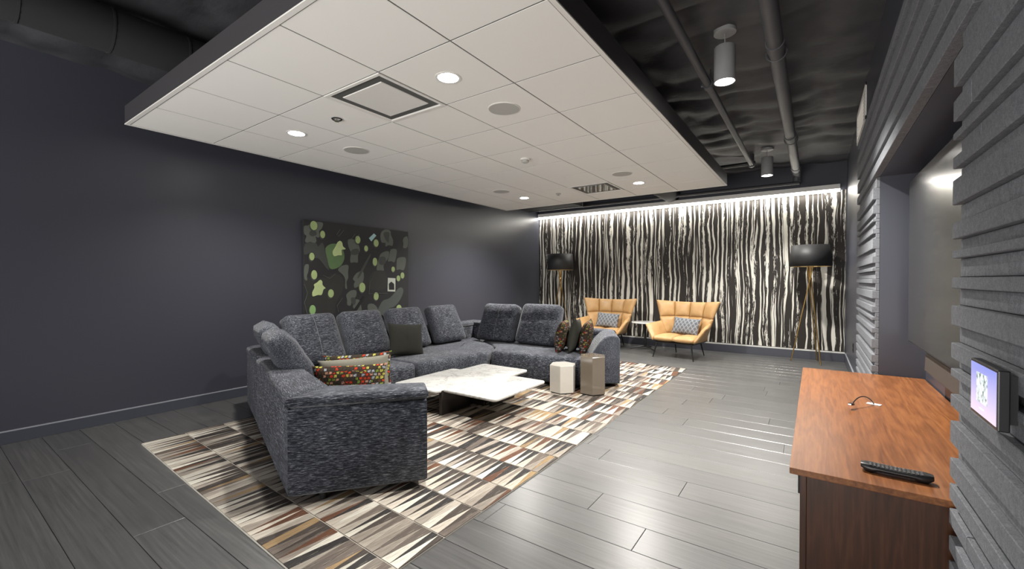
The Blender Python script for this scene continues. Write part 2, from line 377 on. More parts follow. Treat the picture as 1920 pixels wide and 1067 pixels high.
# felt planks, alternately proud and set back, running in rows
proud = [(0.02,.06),(.11,.17),(.21,.25),(.30,.36),(.39,.42),(.448,.494),(.529,.575),(.602,.650),(.671,.726),(.771,.836),(.878,.915),(.967,.991),(1.02,1.067),(1.118,1.176),(1.225,1.258),(1.312,1.336),(1.369,1.417),(1.469,1.543),(1.575,1.61),(1.659,1.68),(1.714,1.774),(1.815,1.896),(1.97,2.035),(2.075,2.16),(2.21,2.29),(2.36,2.42),(2.50,2.55)]
rows = []; z = 0
for a, c in proud:
    if a > z+.004: rows.append((z, a, 0))
    rows.append((a, c, 1)); z = c
rows.append((z, 2.62, 0))
def felt_row(z0, z1, pr, ya, yb, phase):
    xf = .332 if pr else .350
    y = ya; first = True
    while y < yb-.01:
        L = phase if first else .61
        y2 = min(yb, y+L); y2 = yb if yb-y2 < .12 else y2; first = False
        cy, cz = (y+y2)/2, (z0+z1)/2; g = .0008
        b = B(); box(b, xf-XS, 0, y-cy+g, y2-cy-g, z0-cz+.0006, z1-cz-.0006)
        mk('felt_plank', b, 'felt', wr, (XS, cy, cz), bevel=.002, seg=1); y = y2
for z0, z1, pr in rows:
    ph = random.choice((.2, .33, .45, .61))
    if z1 <= ZA+.001:
        felt_row(z0, z1, pr, .06, YA0, random.choice((.40, .50, .56, .33))); felt_row(z0, z1, pr, YA1, YF, random.choice((.35, .55, .45)))
    else: felt_row(z0, z1, pr, .06, YF, ph)
# deck with quilted black insulation film
b = B(); NX, NY = 90, 170; gv = []
for j in range(NY+1):
    r_ = []
    for i in range(NX+1):
        x = XL+(XR-XL)*i/NX; y = YN+(YB-YN)*j/NY
        n = noise.noise(Vector((x*1.7, y*3.6, 0)))*.022+noise.noise(Vector((x*5, y*9, 3)))*.010
        qx = abs(sin(pi*(x+.3*noise.noise(Vector((x, y, 9))))/.62)); qy = abs(sin(pi*(y+.35*noise.noise(Vector((x*1.3, y, 4))))/.52))
        n -= .045*(qx*qy)**.5-.02
        r_.append(b.verts.new((x, y, ZC+n)))
    gv.append(r_)
for j in range(NY):
    for i in range(NX): b.faces.new((gv[j][i], gv[j+1][i], gv[j+1][i+1], gv[j][i+1]))
ceil = struct(mk('ceiling', b, 'deck', smooth='all'), 'deck lined with crinkled black insulation film')
b = B(); box(b, XL-.12, .86, YN, YB+.12, ZC+.12, ZC+.2); mk('light_block_slab', b, 'dark_void', ceil)  # unseen slab added above the film to block world light
# baseboards
def base(name, x0, x1, y0, y1, h=.135, edge='trim_edge'):
    b = B(); box(b, x0, x1, y0, y1, 0, h); o = struct(mk(name, b, 'navy_trim', bevel=.002), 'dark blue baseboard')
    b = B(); box(b, x0, x1, y0, y1, h, h+.008 if edge == 'trim_edge' else h+.02); mk('top_edge', b, edge, o)
base('baseboard_left', XL, XL+.014, YN, YB, .092)
base('baseboard_back', XL+.014, XR-.014, YB-.016, YB, .132, 'white_line')
base('baseboard_right', XR-.014, XR, YF+.002, YB-.017, .132)
# cove light bar over the wallpaper
t = thing('cove_light', 'long white linear light bar washing the striped wallpaper', 'light', (-2.37, YB, 2.59))
b = B(); box(b, -5.02, .31, YB-.10, YB-.02, 2.628, 2.70); mk('housing', b, 'white_metal', t, world=True, bevel=.003)
b = B(); box(b, -5.02, .31, YB-.098, YB-.03, 2.592, 2.627); mk('diffuser', b, 'cove_glow', t, world=True)
area('cove_wash', (-2.36, YB-.062, 2.587), (radians(-6), 0, 0), 5.3, .05, 13, (1, .96, .89))

# ================================================================== CEILING CLOUD
T = .6096; X0, X1, Y0c, Y1c, ZT = -4.6724, -1.0148, 1.1224, 6.50, 2.546
cl = bpy.data.objects.new('ceiling_cloud', None); COL.objects.link(cl); cl.location = ((X0+X1)/2, (Y0c+Y1c)/2, ZT); struct(cl, 'suspended white tiled ceiling cloud with dark edge')
b = B(); box(b, X0, X1, Y0c, Y1c, ZT+.0018, ZT+.012); mk('grid_back', b, 'grid', cl, world=True)
b = B()
f = .028
for q in ((X0-f, X1+f, Y0c-f, Y0c-.003), (X0-f, X1+f, Y1c+.003, Y1c+f), (X0-f, X0-.003, Y0c-.003, Y1c+.003), (X1+.003, X1+f, Y0c-.003, Y1c+.003)): box(b, *q, ZT+.004, ZT+.145)
box(b, X0-f, X1+f, Y0c-f, Y1c+f, ZT+.145, ZT+.15); mk('fascia', b, 'fascia', cl, world=True)
b = B(); f = .0295
for q in ((X0-f, X1+f, Y0c-f, Y0c-.002), (X0-f, X1+f, Y1c+.002, Y1c+f), (X0-f, X0-.002, Y0c-.002, Y1c+.002), (X1+.002, X1+f, Y0c-.002, Y1c+.002)): box(b, *q, ZT-.004, ZT+.004)
mk('edge_trim', b, 'white_metal', cl, world=True)
AC = {(-1, 0), (-1, 6)}
tmesh = {}
for i in range(-4, 2):
    for j in range(-1, 8):
        if (i, j) in AC: continue
        ya, yb = 1.732+j*T, min(1.732+(j+1)*T, Y1c); d = yb-ya
        key = round(d, 3)
        if key not in tmesh:
            b = B(); g = .0042; hx, hy = T/2-g, d/2-g
            rings(b, [[(-hx+q, -hy+q, zz), (hx-q, -hy+q, zz), (hx-q, hy-q, zz), (-hx+q, hy-q, zz)] for q, zz in ((0, .016), (0, .0008), (.0008, 0))])
            o = mk('ceiling_tile', b, 'tile', cl); tmesh[key] = o.data
        else: o = bpy.data.objects.new('ceiling_tile', tmesh[key]); COL.objects.link(o); o.parent = cl
        o.matrix_parent_inverse = Matrix.Translation(-cl.location); o.location = (-2.234+(i+.5)*T, (ya+yb)/2, ZT+random.uniform(0, .0004))
def cell(i, j): return (-2.234+(i+.5)*T, 1.732+(j+.5)*T, ZT)
def diffuser(loc, label, plaque):
    t = thing('air_diffuser', label, 'air vent', loc, 0, 'square ceiling air diffusers')
    def sq(h, z): return [(-h, -h, z), (h, -h, z), (h, h, z), (-h, h, z)]
    b = B(); vs = rings(b, [sq(.302, .012), sq(.302, -.006), (sq(.278, -.006)), sq(.232, .03), sq(.232, .075)], False, False); mk('frame', b, 'white_metal', t, bevel=.001, seg=1)
    b = B(); box(b, -.24, .24, -.24, .24, .072, .078); mk('cavity', b, 'dark_void', t)
    b = B(); rings(b, [sq(.208, .014), sq(.212, .002), sq(.208, -.003)]); mk('plaque', b, plaque, t)
    b = B()
    for sx in (-1, 1):
        for sy in (-1, 1): box(b, sx*.17-.006, sx*.17+.006, sy*.17-.006, sy*.17+.006, .012, .074)
    mk('hanger', b, 'black', t)
diffuser(cell(-1, 0), 'near square air diffuser with matte white centre plate', 'white_metal')
diffuser(cell(-1, 6), 'far square air diffuser with shiny reflective centre plate', 'mirror_panel')
def spot(name, loc, power, size, parent=None, radius=.05, blend=.5, color=(1, .965, .91)):
    l = bpy.data.lights.new(name, 'SPOT'); l.energy = power; l.spot_size = radians(size); l.spot_blend = blend; l.shadow_soft_size = radius; l.color = color
    o = bpy.data.objects.new(name, l); COL.objects.link(o); o.location = loc
    if parent: o.parent = parent
    return o
DL = []
for (ij, lab, pw) in (((0, 0), 'round recessed downlight beside the near air diffuser', 95), ((-3, 0), 'round recessed downlight nearest the dark left wall', 85),
                  ((-3, 6), 'small far downlight beside a round speaker, left of the shiny diffuser', 215), ((0, 6), 'small far downlight right of the shiny diffuser', 200)):
    x, y, z = cell(*ij)
    if not DL:
        t = thing('downlight', lab, 'ceiling light', (x, y, z), 0, 'recessed downlights in the ceiling cloud')
        b = B(); ringlathe(b, [(.068, .004), (.084, .002), (.084, -.002), (.078, -.004), (.066, -.002)], 40); mk('trim_ring', b, 'white_metal', t, smooth=True)
        b = B(); lathe(b, [(.0655, .006), (.0655, -.0015), (.03, -.0025)], 40); mk('lens', b, 'glow', t)
    else: t = copy_tree(DL[0]); t.location = (x, y, z); tag(t, lab, 'ceiling light')
    DL.append(t)
    spot('downlight_beam', (x, y, z-.012), pw, 140, None, .06, .75)
SPK = []
for (ij, lab) in (((0, 1), 'large round grey speaker grille, nearest to the camera'), ((-3, 1), 'round speaker grille near the left edge, beyond a downlight'),
                  ((-3, 5), 'small far round speaker grille at the left of the cloud'), ((0, 5), 'pale far round speaker grille at the right of the cloud')):
    if not SPK:
        t = thing('ceiling_speaker', lab, 'speaker', cell(*ij), 0, 'round ceiling speakers')
        b = B(); lathe(b, [(.116, .002), (.116, -.004), (.06, -.005), (.01, -.005)], 48); mk('grille', b, 'grille', t, smooth=True)
        b = B(); ringlathe(b, [(.1165, .002), (.124, .002), (.124, -.003), (.1165, -.005)], 48); mk('bezel', b, 'white_metal', t, smooth=True)
    else: t = copy_tree(SPK[0]); t.location = cell(*ij); tag(t, lab, 'speaker')
    SPK.append(t)
t = thing('smoke_detector', 'small white smoke detector in the middle of the cloud', 'smoke detector', cell(-1, 3))
b = B(); lathe(b, [(.052, 0), (.054, -.012), (.05, -.016)], 28); mk('base', b, 'white_metal', t, smooth=True)
b = B(); lathe(b, [(.036, -.016), (.038, -.034), (.028, -.042), (.01, -.044)], 28); mk('sensor', b, 'grille', t, smooth=True)
t = thing('sprinkler', 'black recessed sprinkler next to the near air diffuser', 'sprinkler', cell(-2, 0))
b = B(); ringlathe(b, [(.034, 0), (.042, -.004), (.036, -.010), (.030, -.004)], 28); mk('escutcheon', b, 'black', t, smooth=True)
b = B(); lathe(b, [(.006, 0), (.007, -.018), (.020, -.020), (.020, -.022)], 16); mk('deflector', b, 'chrome', t, smooth=True)
t = thing('sprinkler', 'tiny chrome sprinkler near the far edge of the cloud', 'sprinkler', cell(-2, 6))
b = B(); ringlathe(b, [(.034, 0), (.042, -.004), (.036, -.010), (.030, -.004)], 28); mk('escutcheon', b, 'grille', t, smooth=True)
b = B(); lathe(b, [(.006, 0), (.007, -.022), (.022, -.024), (.022, -.027)], 16); mk('deflector', b, 'chrome', t, smooth=True)

# ================================================================== OPEN DECK: pendants, pipes, ducts
t = thing('pendant_light', 'near grey cylinder pendant light under the dark deck', 'pendant light', (-.545, 3.48, ZC), 0, 'cylinder pendants')
b = B(); lathe(b, [(.075, .03), (.075, -.022), (.068, -.026), (.01, -.026)], 32); mk('canopy', b, 'pendant', t, smooth=True)
b = B(); tube(b, [(0, 0, -.02), (0, 0, -.125)], .004, 8); mk('stem', b, 'pendant', t)
b = B(); lathe(b, [(.01, -.118), (.068, -.12), (.072, -.125), (.072, -.375), (.066, -.375), (.065, -.362), (.01, -.362)], 40); mk('shade', b, 'pendant', t, smooth=True)
b = B(); lathe(b, [(.062, -.364), (.062, -.372), (.02, -.374)], 32); mk('lens', b, 'glow', t)
p2 = copy_tree(t); p2.location = (-.545, 6.93, ZC); tag(p2, 'far small grey cylinder pendant light near the striped wall', 'pendant light')
spot('pendant_beam', (-.545, 3.48, ZC-.38), 350, 125, None, .06, .6); spot('pendant_beam', (-.545, 6.93, ZC-.38), 150, 125, None, .06, .6)
def ring_y(bm, x, y, z, r, w): tube(bm, [(x, y-w/2, z), (x, y+w/2, z)], r, 20)
t = thing('water_pipe', 'thin grey pipe running beside the ceiling cloud', 'pipe', (-.745, 4, 2.9))
b = B(); tube(b, [(-.745, -.5, 2.9), (-.745, 7.0, 2.9)], .030, 16); mk('run', b, 'pipe', t, world=True, smooth=True)
b = B(); tube(b, [(-.745, 7.0, 2.9), (-.745, 7.06, 2.93), (-.745, 7.06, ZC)], .03, 16); mk('elbow', b, 'pipe', t, world=True, smooth=True)
for y in (3.95, 7.02):
    b = B(); tube(b, [(-.745, y-.03, 2.9), (-.745, y+.03, 2.9)], .042, 18); tube(b, [(-.80, y, 2.9), (-.69, y, 2.9)], .012, 8); mk('coupling', b, 'pipe', t, world=True, smooth=True)
    b = B(); tube(b, [(-.745, y+.1, 2.93), (-.745, y+.1, ZC)], .006, 8); mk('hanger_rod', b, 'pipe', t, world=True)
t = thing('drain_pipe', 'thick grey pipe with couplings running to the back wall', 'pipe', (-.235, 4, 2.9))
b = B(); tube(b, [(-.235, -.5, 2.9), (-.235, 7.95, 2.9)], .052, 20); mk('run', b, 'pipe', t, world=True, smooth=True)
b = B(); tube(b, [(-.235, 7.95, 2.9), (-.235, 8.03, 2.89), (-.235, 8.06, 2.85), (-.235, 8.06, 2.78)], .052, 20); mk('elbow', b, 'pipe', t, world=True, smooth=True)
for y in (3.55, 5.9, 7.6):
    b = B(); tube(b, [(-.235, y-.05, 2.9), (-.235, y+.05, 2.9)], .060, 22); mk('coupling', b, 'pipe', t, world=True, smooth=True)
    b = B(); tube(b, [(-.235+.066*cos(k*pi/9), y+.12, 2.9+.066*sin(k*pi/9)) for k in range(-9, 10)], .005, 6); mk('strap', b, 'pipe', t, world=True)
o = tag(None or (lambda bb: (tube(bb, [(-.20, 8.06, 2.76), (-3.9, 8.06, 2.76)], .024, 14), mk('conduit', bb, 'fascia', smooth=True))[1])(B()), 'slim horizontal conduit below the deck along the back wall', 'pipe')
b = B(); tube(b, [(-.72, 7.24, 2.97), (-2.2, 7.24, 2.97)], .028, 14); tag(mk('branch_pipe', b, 'black', smooth=True), 'black branch pipe crossing behind the cloud corner', 'pipe')
b = B(); tube(b, [(-2.17, 6.7, 2.83), (-2.17, 8.24, 2.83)], .15, 28); tag(mk('round_duct', b, 'dark_void', smooth=True), 'dark round duct end above the light bar', 'duct')
t = thing('rectangular_duct', 'dark rectangular duct above the far left of the cloud', 'duct', (-4.2, 7.4, 2.7))
b = B(); box(b, -5.0, -3.75, 7.1, 7.75, 2.70, 3.0); mk('body', b, 'dark_void', t, world=True, bevel=.004)
b = B(); box(b, -5.0, -3.74, 7.09, 7.12, 2.69, 3.01); box(b, -5.0, -3.74, 7.73, 7.76, 2.69, 3.01); mk('flange', b, 'fascia', t, world=True)
t = thing('spiral_duct', 'large dark spiral duct in the shadows at upper left', 'duct', (-3.75, 0, 2.85))
b = B(); tube(b, [(-3.75, -2.4, 2.87), (-3.75, 3.5, 2.87)], .14, 32); mk('body', b, 'dark_void', t, world=True, smooth=True)
for k in range(14):
    b = B(); ring_y(b, -3.75, -2.0+.4*k, 2.87, .144, .012); mk('seam', b, 'dark_void', t, world=True, smooth=True)
# grille high on the right wall
t = thing('wall_grille', 'cream louvred return grille high on the right wall', 'air vent', (XR-.03, 5.5, 2.68))
b = B()
for q in ((5.0, 5.03, 2.70, 3.03), (5.97, 6.0, 2.70, 3.03), (5.0, 6.0, 2.70, 2.73), (5.0, 6.0, 3.0, 3.03)): box(b, XS-.006, XS+.03, *q)
mk('frame', b, 'white_metal', t, world=True)
for k in range(8):
    b = B(); v = box(b, XS-.002, XS+.02, 5.03, 5.97, 2.745+.032*k, 2.751+.032*k); bmesh.ops.rotate(b, verts=b.verts, cent=(XS, 5.5, 2.748+.032*k), matrix=Matrix.Rotation(radians(35), 3, 'Y')); mk('louvre', b, 'white_metal', t, world=True)
# outlets
def outlet(label, loc, rz):
    t = thing('wall_outlet', label, 'outlet', loc, rz)
    b = B(); box(b, -.037, .037, -.006, 0, -.058, .058); mk('plate', b, 'plastic', t, bevel=.002)
    for z in (-.025, .025):
        b = B(); box(b, -.014, .014, -.0085, -.004, z-.016, z+.016); mk('socket', b, 'black', t, bevel=.002)
outlet('black outlet on the striped wall behind the armchair', (-2.385, YB-.004, .457), 0)
outlet('black outlet low on the right wall before the striped wall', (XR, 6.74, .418), -pi/2)
# ================================================================== RUG
RC = [(-4.17, 1.05), (-1.455, .935), (-1.455, 6.33), (-4.17, 6.33)]     # near left, near right, far right, far left
def rugp(u, v):
    a = Vector(RC[0])*(1-u)+Vector(RC[1])*u; c = Vector(RC[3])*(1-u)+Vector(RC[2])*u
    return a*(1-v)+c*v
t_rug = thing('area_rug', 'cowhide patchwork rug of brown, cream and black triangles', 'rug', (-2.8, 3.7, 0))
b = B(); prism(b, [tuple(rugp(u, v)) for u, v in ((0, 0), (1, 0), (1, 1), (0, 1))], .0005, .007); mk('backing', b, plain('rug_backing', (.55, .52, .46), .9, noise_amt=.1), t_rug, world=True)
PAL = [((.50, .45, .38), 6), ((.35, .31, .26), 5), ((.25, .215, .18), 4), ((.125, .100, .084), 5), ((.052, .041, .035), 6), ((.022, .020, .020), 5), ((.105, .043, .022), 3.2), ((.30, .20, .10), 1.2), ((.60, .565, .49), 3)]
def pick(u, v, up):
    warm = max(0, 1-((u-.55)**2/.09+(v-.47)**2/.03)); edge = u > .7 and v > .25
    light = (random.random() < (.92 if edge else .87)) == up
    ws = []
    for c, wgt in PAL:
        lum = sum(c)/3
        wgt *= (1 if (lum > .2) == light else .06)
        if warm > .2: wgt *= 1.6 if lum > .2 else .4; wgt *= 2.6 if abs(c[0]-.30) < .01 else 1
        ws.append(wgt)
    c = random.choices([p[0] for p in PAL], ws)[0]; k = random.uniform(.8, 1.12)
    return tuple(min(.8, x*k) for x in c)
SOFA_OUT = [(-2.36, 1.22), (-1.89, 1.81), (-3.45, 2.45), (-3.45, 3.2), (-3.32, 4.25), (-2.12, 4.43), (-1.83, 4.78), (-2.1, 5.36), (-4.55, 5.38), (-4.53, 1.95)]
def inside(p, poly):
    r = False
    for i in range(len(poly)):
        (x1, y1), (x2, y2) = poly[i-1], poly[i]
        if (y1 > p[1]) != (y2 > p[1]) and p[0] < (x2-x1)*(p[1]-y1)/(y2-y1)+x1: r = not r
    return r
def persp(x, y, z):
    F = Vector((-sin(YAW), cos(YAW), 0)); d = x*F.x+y*F.y
    return (960+FPX*(x*cos(YAW)+y*sin(YAW))/d, 525-FPX*(z-CAMZ)/d) if d > .2 else None
tris = []
NB, NC = 19, 50
for j in range(NB):
    v0, v1 = j/NB, (j+1)/NB; sh = .5 if j % 2 else .0
    wts = [random.uniform(.75, 1.25)*(.9+.2*k/NC) for k in range(NC)]; tot = sum(wts); lo = [0]
    for q in wts: lo.append(lo[-1]+q/tot)
    lo[-1] = 1; hi = [0]+[lo[k]+(lo[k+1]-lo[k])*random.uniform(.3, .7) for k in range(NC)]+[1]
    for k in range(NC): tris.append(([(lo[k], v0), (lo[k+1], v0), (hi[k+1], v1)], True))
    for k in range(NC+1): tris.append(([(hi[k], v1), (hi[k+1], v1), (lo[k], v0)], False))
rec = []
for tri, up in tris:
    P = [rugp(u, v) for u, v in tri]; c = sum(P, Vector((0, 0)))/3
    s = [persp(p.x, p.y, .01) for p in P]; ar = 0
    if all(s) and not inside(c, SOFA_OUT):
        if min(q[0] for q in s) < 1920 and max(q[0] for q in s) > 0 and min(q[1] for q in s) < 1067: ar = abs(area2(s))
    u = sum(q[0] for q in tri)/3; v = sum(q[1] for q in tri)/3
    rec.append((ar, P, pick(u, v, up)))
rec.sort(key=lambda r: -r[0])
def tri_geo(bm, P, col, lay, org=(0, 0)):
    c = sum(P, Vector((0, 0)))/3; pts = [(p-c)*.975+c for p in P]
    pts = [((p-c).normalized()*max(0, (p-c).length-.0015)+c) for p in pts]
    if area2([tuple(p) for p in pts]) < 0: pts = pts[::-1]
    h = .0105
    top = [bm.verts.new((p.x-org[0], p.y-org[1], h)) for p in pts]; bot = [bm.verts.new((p.x-org[0], p.y-org[1], .006)) for p in pts]
    fs = [bm.faces.new(top)]+[bm.faces.new((bot[i], bot[(i+1) % 3], top[(i+1) % 3], top[i])) for i in range(3)]
    for f_ in fs:
        for l in f_.loops: l[lay] = col+(1,)
for ar, P, col in rec[:300]:
    c = sum(P, Vector((0, 0)))/3
    b = B(); lay = b.loops.layers.float_color.new('tint'); tri_geo(b, P, col, lay, c)
    o = mk('hide_patch', b, 'hide', t_rug, (c.x, c.y, 0)); o.matrix_parent_inverse = Matrix.Translation(-t_rug.location)
b = B(); lay = b.loops.layers.float_color.new('tint')
for ar, P, col in rec[300:]: tri_geo(b, P, col, lay)
o = mk('hide_patches', b, 'hide', t_rug, world=True); o['kind'] = 'stuff'

# ================================================================== SOFA
sofa = thing('sectional_sofa', 'large U-shaped sectional sofa in charcoal slub weave', 'sofa', (-3.6, 3.3, 0))
def oriented(name, poly, ang, z0, z1, **kw):
    cx = sum(p[0] for p in poly)/len(poly); cy = sum(p[1] for p in poly)/len(poly)
    ca, sa = cos(-ang), sin(-ang)
    loc = [((x-cx)*ca-(y-cy)*sa, (x-cx)*sa+(y-cy)*ca) for x, y in poly]
    b = B(); puffy(b, loc, z0, z1, **kw)
    o = mk(name, b, 'sofa', sofa, (cx, cy, 0), (0, 0, ang), smooth=True, angle=60); o.matrix_parent_inverse = Matrix.Translation(-sofa.location); return o
A, Bp, D, E, G = (-2.36, 1.22), (-1.89, 1.81), (-4.53, 1.95), (-4.55, 5.38), (-2.12, 5.36)
def off(p, d): return (p[0]+d[0], p[1]+d[1])
def strip(a, c, th, side, ext0=(0, 0), ext1=(0, 0)):
    d = (Vector(c)-Vector(a)).normalized(); n = Vector((-d.y, d.x))*side*th
    return [tuple(a), tuple(c), (c[0]+n.x+ext1[0], c[1]+n.y+ext1[1]), (a[0]+n.x+ext0[0], a[1]+n.y+ext0[1])]
aAB = atan2(Bp[1]-A[1], Bp[0]-A[0]); aAD = atan2(D[1]-A[1], D[0]-A[0])
def lerp(a, c, t_): return (a[0]+(c[0]-a[0])*t_, a[1]+(c[1]-a[1])*t_)
CAPZ = .545; HB = .605
# near arm with its padded rail
IA = (-2.36-.08, 1.22+.30)      # inner mitre point where arm and back rails meet
armq = [A, Bp, off(Bp, (-.782*.17, .623*.17)), IA]
oriented('arm', armq, aAB, .05, CAPZ, r=.022, rc=.012, puff=0)
def grow(p, d): return inset(p if area2(p) > 0 else p[::-1], -d)
oriented('arm_rail', grow(armq, .007), aAB, CAPZ-.004, HB, r=.03, rc=.02, puff=.004, undercut=.016)
# back along the near side in two modules, then along the wall, then the far run
M1 = lerp(A, D, .6435)
nAD = (.319, .948)
q1 = [A, M1, off(M1, (nAD[0]*.22, nAD[1]*.22)), IA]
q2 = [off(lerp(A, D, .62), (nAD[0]*.003, nAD[1]*.003)), D, (-4.34, 2.12), off(lerp(A, D, .62), (nAD[0]*.217, nAD[1]*.217))]
q3 = [D, (-4.55, 5.155), (-4.35, 5.155), (-4.34, 2.12)]
q4 = [E, G, (-2.30, 5.16), (-4.55, 5.16)]
for q, an, dz in ((q1, aAD, 0), (q2, aAD, -.003), (q3, pi/2, -.001), (q4, 0, 0)):
    oriented('backrest', q, an, .05, CAPZ, r=.012, rc=.015, puff=0)
    oriented('back_rail', grow(q, .004), an, CAPZ-.004, HB+.004+dz, r=.035, rc=.016, puff=.004, undercut=.010)
# seats
seats = [([(-2.40, 1.52), (-1.99, 1.93), (-3.46, 2.50), (-4.34, 2.12), off(M1, (.07, .21))], aAD),
         ([(-3.47, 2.51), (-3.485, 3.19), (-4.36, 3.19), (-4.36, 2.13)], pi/2),
         ([(-3.465, 3.20), (-3.31, 4.14), (-3.335, 4.26), (-3.55, 4.65), (-4.36, 5.19), (-4.36, 3.20)], pi/2+.08),
         ([(-3.325, 4.268), (-2.14, 4.425), (-2.20, 5.17), (-4.32, 5.18), (-3.54, 4.66)], .05)]
for q, an in seats: oriented('seat', q, an, .05, .36, r=.05, rc=.06, puff=.014)
# far arm: upright outside, sloping inside
F2, F1, G1 = Vector((-1.83, 4.78)), Vector((-2.13, 4.53)), Vector((-2.48, 5.16)); G2 = Vector(G)
b = B(); org = Vector((-2.1, 4.95)); an = atan2(G2.y-F2.y, G2.x-F2.x)
R2 = Matrix.Rotation(-an, 2)
def tl(v): v = R2 @ (v-org); return (v.x, v.y)
prof = [(0, .05), (1, .05), (1, .30), (.80, .43), (.62, .53), (.48, .582), (.36, .603), (.16, .605), (.05, .595), (0, .56)]
N_ = 8; rs = []
for k in range(N_+1):
    s_ = k/N_; rs.append([])
    for f_, z in prof:
        o_ = F2.lerp(G2, s_); i_ = F1.lerp(G1, s_); p = o_.lerp(i_, f_); x, y = tl(p)
        rs[-1].append((x, y, z))
rings(b, rs)
o = mk('arm', b, 'sofa', sofa, (org.x, org.y, 0), (0, 0, an), smooth=True, bevel=.018, seg=3, angle=50); o.matrix_parent_inverse = Matrix.Translation(-sofa.location)
for x, y in ((-2.28, 1.38), (-2.05, 1.83), (-3.0, 1.6), (-4.3, 2.1), (-3.6, 2.5), (-3.62, 3.2), (-4.4, 5.2), (-3.5, 4.4), (-2.25, 4.56), (-2.05, 4.85), (-2.3, 5.2)):
    b = B(); lathe(b, [(.018, 0.0105), (.024, .06)], 16, (x, y)); mk('foot', b, 'black', sofa, world=True, smooth=True)

# ------------------------------------------------------------------ cushions
def cushion_bm(w, h, t, edge=.25, k=3.0, nx=18, nz=16, ear=.0, wr=.004, crease=None, seed=0, sag=.0):
    b = B(); fr = []; bk = []
    for j in range(nz+1):
        v = -1+2*j/nz; a_, c_ = [], []
        for i in range(nx+1):
            u = -1+2*i/nx
            f_ = ((1-abs(u)**k)*(1-abs(v)**k))**.5 if abs(u) < 1 and abs(v) < 1 else 0
            ht = t/2*(edge+(1-edge)*f_)
            x = w/2*u*(1-.035*(1-abs(v))*abs(u)**6*(1 if ear else 0)+ear*abs(v)**6*abs(u)); z = h/2*v*(1-.035*(1-abs(u))*abs(v)**6*(1 if ear else 0)+ear*abs(u)**6*abs(v))
            if not ear:
                rr = .10; e = max(0, abs(u)-1+rr*2)/(rr*2); g = max(0, abs(v)-1+rr*2)/(rr*2)
                x -= (1 if u > 0 else -1)*.018*(e*g)**1.5; z -= (1 if v > 0 else -1)*.018*(e*g)**1.5
            n = wr*noise.noise(Vector((x*7+seed, z*7, seed*1.7)))+wr*.6*noise.noise(Vector((x*17, z*15+seed, 1)))
            yf = -ht+n*(f_ > 0)
            if crease is not None: yf += .030*math.exp(-((v-crease-.05*u)/.09)**2)*f_; 
            x *= 1-.07*(v+1)/2 if not ear else 1
            z2 = z+h/2-sag*(1-u*u)*max(0, v)
            a_.append(b.verts.new((x, yf, z2))); c_.append(b.verts.new((x, ht+n*(f_ > 0), z2)))
        fr.append(a_); bk.append(c_)
    for j in range(nz):
        for i in range(nx):
            b.faces.new((fr[j][i], fr[j][i+1], fr[j+1][i+1], fr[j+1][i])); b.faces.new((bk[j][i], bk[j+1][i], bk[j+1][i+1], bk[j][i+1]))
    bd = [(0, i) for i in range(nx)]+[(j, nx) for j in range(nz)]+[(nz, i) for i in range(nx, 0, -1)]+[(j, 0) for j in range(nz, 0, -1)]
    for (j, i), (j2, i2) in zip(bd, bd[1:]+bd[:1]): b.faces.new((fr[j][i], bk[j][i], bk[j2][i2], fr[j2][i2]))
    return b
def cushion(name, label, mat, loc, rz, tilt, w, h, t, group=None, roll=0, seam=False, cat='cushion', **kw):
    """loc is the middle of the bottom edge; the front faces local -Y; tilt leans the top back."""
    b = cushion_bm(w, h, t, **kw)
    o = mk(name, b, mat, None, loc, smooth='all')
    R = Matrix.Rotation(rz, 4, 'Z') @ Matrix.Rotation(-tilt, 4, 'X') @ Matrix.Rotation(roll, 4, 'Y')
    o.rotation_euler = R.to_euler(); tag(o, label, cat, group)
    if seam:
        b = B(); pts = [(w*.02, -t/2*(kw.get('edge', .25)+(1-kw.get('edge', .25))*((1-abs(v)**3.0))**.5)+(.030*math.exp(-((v-kw['crease'])/.09)**2) if kw.get('crease') is not None else 0)-.0005, h/2+h/2*v) for v in [-.97+.0605*q for q in range(33)]]
        tube(b, pts, .0013, 6); mk('seam', b, MAT['pendant'], o, smooth='all')
    return o
GC = 'loose back cushions of the sectional'
ti = radians(25)
def bc(x, y, rz, label, seed, **kw):
    cushion('back_cushion', label, 'sofa', (x, y, .385), rz, kw.pop('tilt', ti), kw.pop('w', .59), kw.pop('h', .54), kw.pop('t', .20), GC, seed=seed, wr=.008, edge=kw.pop('edge', .42), **kw)
bc(-4.16, 2.48, pi/2, 'back cushion with a pale vertical seam, below the left of the painting', 1, seam=True, w=.60)
bc(-4.17, 3.11, pi/2, 'back cushion below the middle of the painting, left of the dark square pillow', 2)
bc(-4.17, 3.76, pi/2, 'back cushion partly behind the dark square olive pillow', 3)
bc(-4.17, 4.45, pi/2, 'back cushion standing alone on the wall side, right of the olive pillow', 4)
bc(-3.73, 4.90, 0, 'folded back cushion with a pale seam, left one on the far run', 5, crease=.25, seam=True, w=.65, tilt=radians(22))
bc(-3.05, 4.90, 0, 'folded back cushion beside the three pillows, right one on the far run', 6, crease=.22, w=.65, h=.56, tilt=radians(22))
th1 = radians(161.4)
bc(-3.26, 1.87, th1, 'slumped back cushion on the near run, closest to the sofa arm', 7, tilt=radians(30), t=.21)
bc(-3.92, 2.10, th1, 'slumped back cushion on the near run, farther one near the wall', 8, tilt=radians(30), t=.21)
GP = 'throw pillows on the sectional'
pk = dict(edge=.08, k=2.2, ear=.05, wr=.006)
cushion('throw_pillow', 'multicoloured confetti tweed lumbar pillow in front at the sofa arm', 'tweed', (-2.79, 1.90, .37), radians(38), radians(8), .52, .25, .13, GP, cat='pillow', roll=radians(-2), seed=3, **pk)
